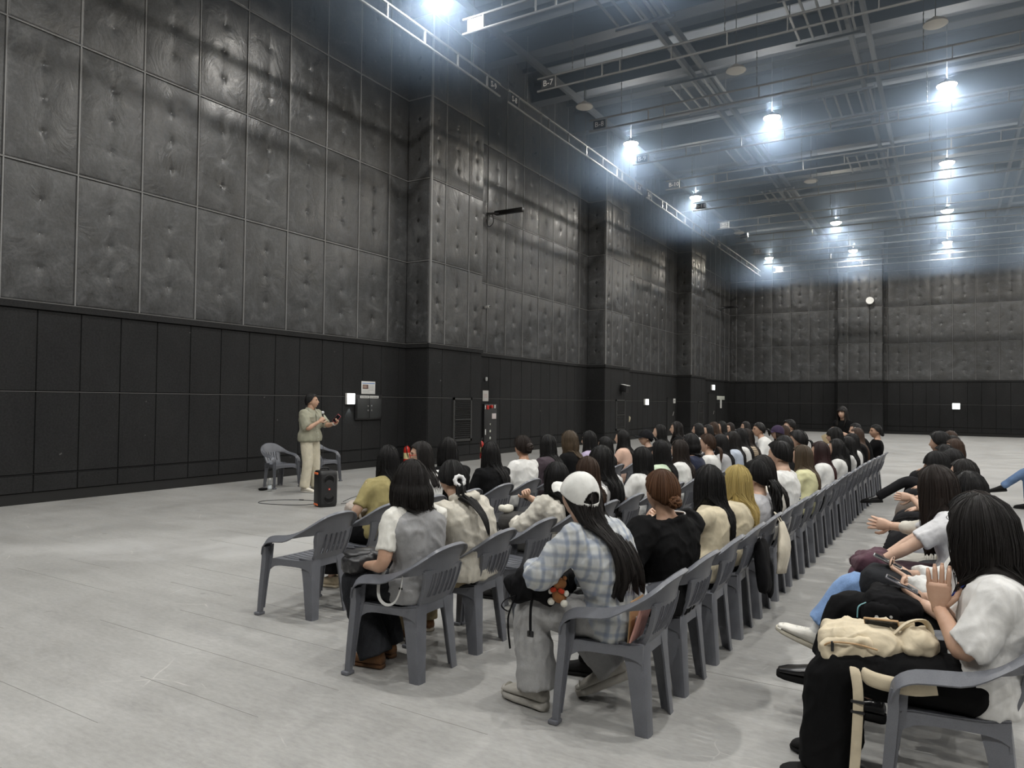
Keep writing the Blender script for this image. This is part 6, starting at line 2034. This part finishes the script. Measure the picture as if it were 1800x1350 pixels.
# ================================================================== floor things near the speaker
r = tag(empty('portable_speaker', (-7.86, 7.74, 0), radians(-24)), 'black portable loudspeaker with orange handles standing on the floor', 'speaker')
mb = MB()
R = []
for z, k in ((0.0, .86), (.015, .95), (.06, 1.0), (.46, 1.0), (.505, .95), (.525, .86)):
    R.append([Vector((.14 * k * math.copysign(abs(cos(a)) ** .45, cos(a)), .148 * k * math.copysign(abs(sin(a)) ** .45, sin(a)), z)) for a in [2 * pi * j / 32 for j in range(32)]])
mb.rings(R); mb.build('cabinet', M['black_plastic'], r)
mb = MB(); mb.rings([[Vector((.141 + .012 * (1 - (2 * j / 10 - 1) ** 2) * (1 if i in (1, 2, 3) else .2), -.115 + .23 * j / 10, .05 + .42 * i / 4)) for j in range(11)] + [Vector((.12, .115, .05 + .42 * i / 4)), Vector((.12, -.115, .05 + .42 * i / 4))] for i in range(5)]); mb.build('grille', mat_simple_noise('speaker_cloth', (.010, .010, .011), (.016, .016, .017), 90, .7, .2), r)
for z in (.13, .39):
    mb = MB(); mb.rings([[Vector((.15, 0, z)) + Vector((.0015 * t_, (.07 + .012 * t2) * cos(a), (.07 + .012 * t2) * sin(a))) for a in [2 * pi * j / 24 for j in range(24)]] for t_, t2 in ((0, 0), (1.6, .3), (1.6, .7), (0, 1))]); mb.build('cone_ring', M['black_metal'], r)
for z in (.035, .485):
    mb = MB(); bm_to_mb(mb, bevel_box((.15, .022, .032), .009), c=(0, -.142, z)); mb.build('handle', M['orange'], r)
mb = MB(); bm_to_mb(mb, bevel_box((.004, .026, .026), .001), c=(.156, 0, .262)); bd = mb.build('badge', principled('red_badge', (.6, .06, .03), .4), r)
text('badge_lettering', 'JBL', .012, bd, (.1586, 0, .262), (pi / 2, 0, pi / 2), M['white_paint'], .0006)
mb = MB(); P = smooth_path([(-.05, -.06, .525), (-.05, -.05, .555), (-.05, .05, .555), (-.05, .06, .525)], 10); mb.tube([Vector(p) for p in P], .011, 8); mb.build('carry_grip', M['black_plastic'], r)
mb = MB(); P = smooth_path([(-7.98, 7.63, .03), (-8.2, 7.55, .008), (-8.5, 7.42, .005), (-8.85, 7.37, .005), (-8.98, 7.55, .005), (-8.85, 7.78, .005), (-8.6, 7.95, .006), (-8.3, 8.02, .005), (-8.05, 7.95, .01)], 60)
o = mb.tube([Vector(p) for p in P], .0048, 6).build('cable', M['black_plastic']); tag(o, 'thin black cable looping on the floor left of the loudspeaker', 'cable')
mb = MB(); mb.cyl((-8.62, 7.94, .006), (-8.55, 7.965, .006), .011, 8); mb.build('connector', M['black_plastic'], o)
mb = MB(); P = smooth_path([(-7.75, 7.95, .02), (-7.75, 8.3, .005), (-7.8, 8.85, .005), (-8.0, 9.1, .005), (-8.25, 9.0, .005), (-8.15, 8.6, .005), (-7.95, 8.2, .005)], 46)
o = mb.tube([Vector(p) for p in P], .0045, 6).build('cable', M['black_plastic']); tag(o, 'thin black cable lying on the floor right of the loudspeaker', 'cable')
mb = MB(); mb.cyl((-8.0, 9.1, .007), (-8.06, 9.085, .007), .010, 8); mb.build('connector', M['black_plastic'], o)
gl = principled('clear_plastic', (.85, .88, .88), .06); gl.node_tree.nodes['Principled BSDF'].inputs['Transmission Weight'].default_value = .85; gl.node_tree.nodes['Principled BSDF'].inputs['IOR'].default_value = 1.2
r = tag(empty('water_bottle', (-9.86, 8.42, 0)), 'clear plastic water bottle standing on the floor by the chair', 'bottle')
mb = MB(); mb.lathe([(.012, 0), (.031, .003), (.033, .02), (.031, .05), (.033, .08), (.031, .11), (.033, .14), (.030, .165), (.016, .19), (.013, .20)], 18); mb.build('body', gl, r)
mb = MB(); mb.lathe([(.034, .045), (.0345, .05), (.0345, .095), (.034, .10)], 18); mb.build('label_band', principled('pale_band', (.6, .66, .7), .4), r)
mb = MB(); mb.lathe([(.015, .198), (.016, .200), (.016, .215), (.014, .218)], 14); mb.build('cap', M['white'], r)
r = tag(empty('pouch', (-10.05, 8.44, 0), .3), 'small flat black pouch on the floor beside the water bottle', 'pouch')
mb = MB(); soft_box(mb, (0, 0, .022), (.12, .16, .042), .6, None, 18, 8, .02, 3); mb.build('body', M['bag_black'], r, auto=None)
mb = MB(); mb.tube([Vector((-.05, -.075, .036)), Vector((0, -.078, .04)), Vector((.05, -.075, .036))], .003, 6); mb.build('zip', M['black_metal'], r)

def extinguisher(x, y, label):
    r = tag(empty('fire_extinguisher', (x, y, 0)), label, 'fire extinguisher')
    mb = MB(); mb.lathe([(.06, 0), (.078, .008), (.08, .03), (.08, .36), (.07, .42), (.04, .455), (.026, .47)], 20); mb.build('cylinder', M['red'], r)
    mb = MB(); mb.lathe([(.0808, .16), (.0815, .165), (.0815, .30), (.0808, .305)], 20); mb.build('sticker', principled('pale_yellow_sticker', (.72, .62, .32), .5), r)
    mb = MB(); mb.cyl((0, 0, .465), (0, 0, .505), .02, 12); bm_to_mb(mb, bevel_box((.03, .12, .014), .004), c=(0, .03, .53), rot=RX(14)); bm_to_mb(mb, bevel_box((.03, .10, .012), .004), c=(0, .03, .505)); mb.build('valve', M['black_metal'], r)
    mb = MB(); P = smooth_path([(0, -.02, .49), (.05, -.08, .44), (.075, -.075, .30), (.085, -.02, .16)], 16); mb.tube([Vector(p) for p in P], .010, 8); mb.build('hose', M['black_plastic'], r)
    return r
extinguisher(-11.15, 13.62, 'red fire extinguisher with yellow label at the corner of the first pier')
extinguisher(-11.0, 16.62, 'red fire extinguisher with a red base, below the red alarm panel')
mb = MB(); mb.lathe([(.13, 0), (.135, .004), (.135, .03), (.09, .04)], 20, c=(-11.0, 16.62, 0)); o = mb.build('extinguisher_stand', M['red']); tag(o, 'round red base plate under the extinguisher by the alarm panel', 'stand')

# ================================================================== things on the walls
F = WX + .02
def plate(name, y0, y1, z0, z1, d, mat, label, cat, x=F, part='plate'):
    r = tag(empty(name, (x, (y0 + y1) / 2, (z0 + z1) / 2)), label, cat)
    mb = MB(); bm_to_mb(mb, bevel_box((d, y1 - y0, z1 - z0), min(.006, d * .3)), c=(d / 2, 0, 0)); mb.build(part, mat, r)
    return r
r = plate('emergency_light', 11.83, 12.08, 1.46, 1.71, .06, M['white'], 'glowing white emergency light on the wall right of the man', 'emergency light', part='casing')
mb = MB(); bm_to_mb(mb, bevel_box((.01, .235, .235), .003), c=(.062, 0, 0)); mb.build('diffuser', M['sign_glow'], r)
ld = bpy.data.lights.new('lamp_light', 'SPOT'); ld.energy = 5; ld.spot_size = radians(60); ld.color = (.9, 1, 1); ld.shadow_soft_size = .02
lo = link('lamp_light', ld, r, (.05, 0, -.13))
r = plate('electric_box', 12.12, 13.0, 1.11, 1.68, .05, M['black_metal'], 'black double-door electric box on the wall below a poster', 'cabinet', part='frame')
dm = principled('dark_grey_door', (.022, .024, .025), .45)
for s in (-1, 1):
    mb = MB(); bm_to_mb(mb, bevel_box((.016, .40, .44), .004), c=(.056, s * .205, -.03)); dd = mb.build('door', dm, r)
    for z in (.03, -.07):
        mb = MB(); bm_to_mb(mb, bevel_box((.014, .025, .035), .004), c=(.07, s * .06, z)); mb.build('latch', M['steel'], dd)
for s, tx in ((-1, 'EMERGENCY LIGHT'), (1, 'POWER PANEL')):
    mb = MB(); bm_to_mb(mb, bevel_box((.004, .30, .055), .001), c=(.053, s * .16, .235)); tg = mb.build('label_strip', M['white'], r)
    mb = MB()
    rr2 = random.Random(5 + s); yy = -.125
    while yy < .12:
        w_ = rr2.uniform(.008, .02); mb.box((.0556, s * .16 + yy, .235), (.001, w_, .018)); yy += w_ + .007
    mb.build('lettering', M['black_paint'], tg, smooth=False)
r = plate('poster', 12.34, 12.80, 1.70, 1.99, .008, M['white'], 'white notice with blue heading and a brown picture above the electric box', 'poster', part='sheet')
for nm, c, sz_, mt in (('heading', (.0086, 0, .10), (.0012, .42, .022), principled('blue_print', (.16, .26, .50), .6)), ('picture', (.0086, -.10, .02), (.0012, .19, .10), principled('brown_picture', (.12, .07, .06), .6)), ('picture_light', (.0092, -.12, .025), (.0012, .12, .06), principled('tan_picture', (.32, .22, .18), .6))):
    mb = MB(); mb.box(c, sz_); mb.build(nm, mt, r, smooth=False)
mb = MB()
for i in range(9):
    mb.box((.0086, .10 - (.002 * i % 3), .065 - .016 * i), (.0012, .18 if i % 3 else .14, .005))
for i in range(3):
    mb.box((.0086, -.08, -.065 - .018 * i), (.0012, .22, .005))
mb.build('print_lines', principled('grey_print', (.35, .35, .36), .6), r, smooth=False)

def louvre(x, y0, y1, z0, z1, label):
    r = tag(empty('louvre', (x, (y0 + y1) / 2, (z0 + z1) / 2)), label, 'vent')
    h, w = z1 - z0, y1 - y0
    mb = MB()
    for s in (-1, 1):
        mb.box((.014, s * (w / 2 + .045), 0), (.03, .06, h + .15)); mb.box((.014, 0, s * (h / 2 + .045)), (.03, w + .15, .06))
    mb.box((.02, 0, 0), (.03, w, .03))
    mb.build('frame', principled('scuffed_frame', (.035, .035, .034), .6), r, smooth=False)
    mb = MB(); mb.box((.002, 0, 0), (.004, w, h)); mb.build('back', M['backing'], r, smooth=False)
    sl = MB(); sl.box((0, 0, 0), (.006, w, .045), rot=RY(35)); me = sl.mesh('slat', M['black_metal'], smooth=False)
    n = int(h / .05)
    for i in range(n):
        z = -h / 2 + h * (i + .5) / n
        if abs(z) > .025:
            link('slat', me, r, (.014, 0, z))
    return r
louvre(PX, 15.0, 15.68, .60, 1.57, 'black slatted louvre on the first pier')
louvre(PX, 25.5, 26.24, .58, 1.60, 'black slatted louvre on the second pier')
louvre(PX, 36.0, 36.75, .56, 1.60, 'black slatted louvre on the farthest pier, by the exit')

r = plate('alarm_panel', 17.38, 18.05, .27, 1.48, .06, principled('dark_panel', (.022, .022, .023), .5), 'tall dark fire alarm panel with red bell and white switches', 'alarm panel', part='door')
for nm, y, z, w_, h_, mt in (('indicator', -.30, .51, .045, .11, M['white']), ('call_point', -.17, .51, .12, .12, M['red']), ('notice', .17, .25, .22, .16, principled('pale_pink_notice', (.62, .55, .54), .6)), ('switch', .21, .53, .06, .10, M['white']), ('socket', -.28, -.20, .045, .16, M['white'])):
    mb = MB(); bm_to_mb(mb, bevel_box((.03 if nm == 'call_point' else .014, w_, h_), .005), c=(.066, y, z)); mb.build(nm, mt, r)
mb = MB(); mb.tube([Vector((.06, .0, .53)), Vector((.12, .0, .53)), Vector((.13, .0, .53))], [.045, .05, .02], 14); mb.build('alarm_bell', M['red'], r)
for q, z in enumerate((.02, -.18, -.38)):
    mb = MB(); mb.disc((.0625, -.02, z), (1, 0, 0), .04, 3 if q == 0 else 14); mb.build('pictogram', principled('pale_pictogram', (.5, .52, .44), .6), r)
r = plate('notice', 17.36, 17.66, 1.56, 1.87, .012, principled('pale_notice', (.62, .60, .58), .6), 'pale paper notice above the fire alarm panel', 'poster', part='sheet')
mb = MB()
for i in range(4):
    mb.box((.0128, 0, .05 - .03 * i), (.001, .20 - .03 * (i % 2), .008))
mb.build('print_lines', principled('pink_print', (.5, .25, .25), .6), r, smooth=False)
mb = MB(); mb.lathe([(.001, .06), (.035, .055), (.04, .0), (.03, -.05), (.001, -.055)], 12); o = mb.build('detector', M['white']); o.location = (F + .03, 17.5, 2.2); tag(o, 'small pale round detector above the paper notice', 'detector')
r = tag(empty('projector_bracket', (F, 17.45, 7.05)), 'black box on an arm high beside the first pier', 'bracket')
mb = MB(); bm_to_mb(mb, bevel_box((.95, .14, .12), .02), c=(.62, .25, 0)); mb.build('body', M['black_metal'], r)
mb = MB(); mb.cyl((0, 0, -.05), (.3, .2, -.02), .03, 10); mb.build('arm', M['black_metal'], r)
mb = MB(); P = smooth_path([(.15, .1, -.06), (.18, .1, -.3), (.05, .05, -.42), (0, 0, -.2)], 16); mb.tube([Vector(p) for p in P], .012, 6); mb.build('cable', M['black_plastic'], r)
r = tag(empty('wall_camera', (F, 17.4, 4.28)), 'small white camera low on the padding beside the first pier', 'camera')
mb = MB(); bm_to_mb(mb, bevel_box((.16, .08, .07), .01), c=(.10, 0, 0)); mb.build('body', M['white'], r); mb = MB(); mb.cyl((.18, 0, 0), (.20, 0, 0), .025, 12); mb.build('lens', M['black_metal'], r)
r = tag(empty('wall_speaker', (PX, 25.93, 2.1)), 'small black loudspeaker with pale top on the second pier', 'speaker')
mb = MB(); bm_to_mb(mb, bevel_box((.26, .30, .26), .02), c=(.16, 0, 0), rot=RY(12)); mb.build('cabinet', M['black_plastic'], r); mb = MB(); bm_to_mb(mb, bevel_box((.27, .31, .02), .004), c=(.19, 0, .135), rot=RY(12)); mb.build('top_plate', M['white'], r)
mb = MB(); mb.cyl((-.02, 0, 0), (.1, 0, 0), .03, 10); mb.build('mount', M['black_metal'], r)
def small_light(y0, y1, z0, z1, label):
    r = plate('emergency_light', y0, y1, z0, z1, .08, M['white'], label, 'emergency light', part='casing')
    mb = MB(); bm_to_mb(mb, bevel_box((.012, (y1 - y0) * .92, (z1 - z0) * .92), .003), c=(.082, 0, 0)); mb.build('diffuser', M['sign_glow'], r)
    return r
small_light(30.25, 30.65, 1.46, 1.73, 'glowing emergency light on the wall beyond the second pier')
small_light(40.75, 41.3, 2.32, 2.62, 'glowing exit light above the far doorway')
r = tag(empty('emergency_light', (.38, BY - .02, 1.56)), 'glowing emergency light low on the far end wall', 'emergency light')
mb = MB(); bm_to_mb(mb, bevel_box((.36, .08, .32), .01), c=(0, -.04, 0)); mb.build('casing', M['white'], r)
mb = MB(); bm_to_mb(mb, bevel_box((.34, .012, .30), .003), c=(0, -.084, 0)); mb.build('diffuser', M['sign_glow'], r)
r = tag(empty('wall_spotlight', (-3.68, BPY, 7.25)), 'white round spotlight high on the far pier', 'lamp')
mb = MB(); mb.cyl((0, -.06, 0), (.04, -.34, .05), .17, 16, .20); mb.build('head', M['white'], r); mb = MB(); mb.cyl((0, 0, -.2), (0, -.1, 0), .03, 8); mb.build('bracket', M['black_metal'], r); mb = MB(); mb.cyl((0, -.02, -.2), (0, -.02, -4.2), .018, 8); mb.build('conduit', M['backing'], r)
def doorway(y0, y1, z1, name, label):
    r = tag(empty(name, (F, (y0 + y1) / 2, 0)), label, 'door'); r['kind'] = 'structure'
    w = y1 - y0
    mb = MB(); mb.box((.006, 0, z1 / 2), (.012, w, z1)); mb.build('leaf', M['backing'], r, smooth=False)
    mb = MB()
    for s in (-1, 1):
        mb.box((.012, s * (w / 2), z1 / 2), (.03, .05, z1))
    mb.box((.012, 0, z1), (.03, w + .05, .05)); mb.build('frame', M['felt'], r, smooth=False)
    mb = MB(); mb.cyl((.02, .2, .95), (.06, .2, 1.15), .016, 8); mb.build('door_handle', M['steel'], r)
    return r
doorway(33.3, 34.55, 1.80, 'door_1', 'black doorway just before the third pier')
doorway(40.2, 41.8, 2.15, 'door_2', 'black far doorway under the glowing exit light')
r = plate('door_sign', 34.2, 34.5, 1.55, 1.78, .03, M['white'], 'small white sign on the black doorway before the third pier', 'sign')
mb = MB(); mb.box((.031, 0, 0), (.002, .2, .03)); mb.build('print', M['black_paint'], r, smooth=False)
r = plate('direction_sign', 41.98, 43.6, 1.78, 2.0, .03, principled('pale_sign', (.6, .62, .56), .5), 'pale rectangular sign right of the far doorway', 'sign')
mb = MB(); mb.box((.02, 0, -.35), (.03, .28, .5)); mb.build('hanger', M['white'], r, smooth=False)
mb = MB(); R = [[Vector((.022 * k_, (.27 + .05 * sin(3 * a)) * k2 * cos(a), (.165 + .03 * sin(2 * a + 1)) * k2 * sin(a))) for a in [2 * pi * j / 16 for j in range(16)]] for k_, k2 in ((0, 1), (1, .92))]
mb.rings(R); o = mb.build('wall_patch', principled('bare_plaster', (.42, .37, .26), .8)); o.location = (F - .012, 28.43, .86); tag(o, 'bare tan patch torn in the black wall by the second pier', 'patch')
r = tag(empty('projector_bracket', (F, 42.4, 7.2)), 'small black box on an arm high by the far corner', 'bracket')
mb = MB(); bm_to_mb(mb, bevel_box((.9, .14, .12), .02), c=(.6, .25, 0)); mb.build('body', M['black_metal'], r); mb = MB(); mb.cyl((0, 0, -.05), (.3, .2, -.02), .03, 10); mb.build('arm', M['black_metal'], r)
run_jobs()
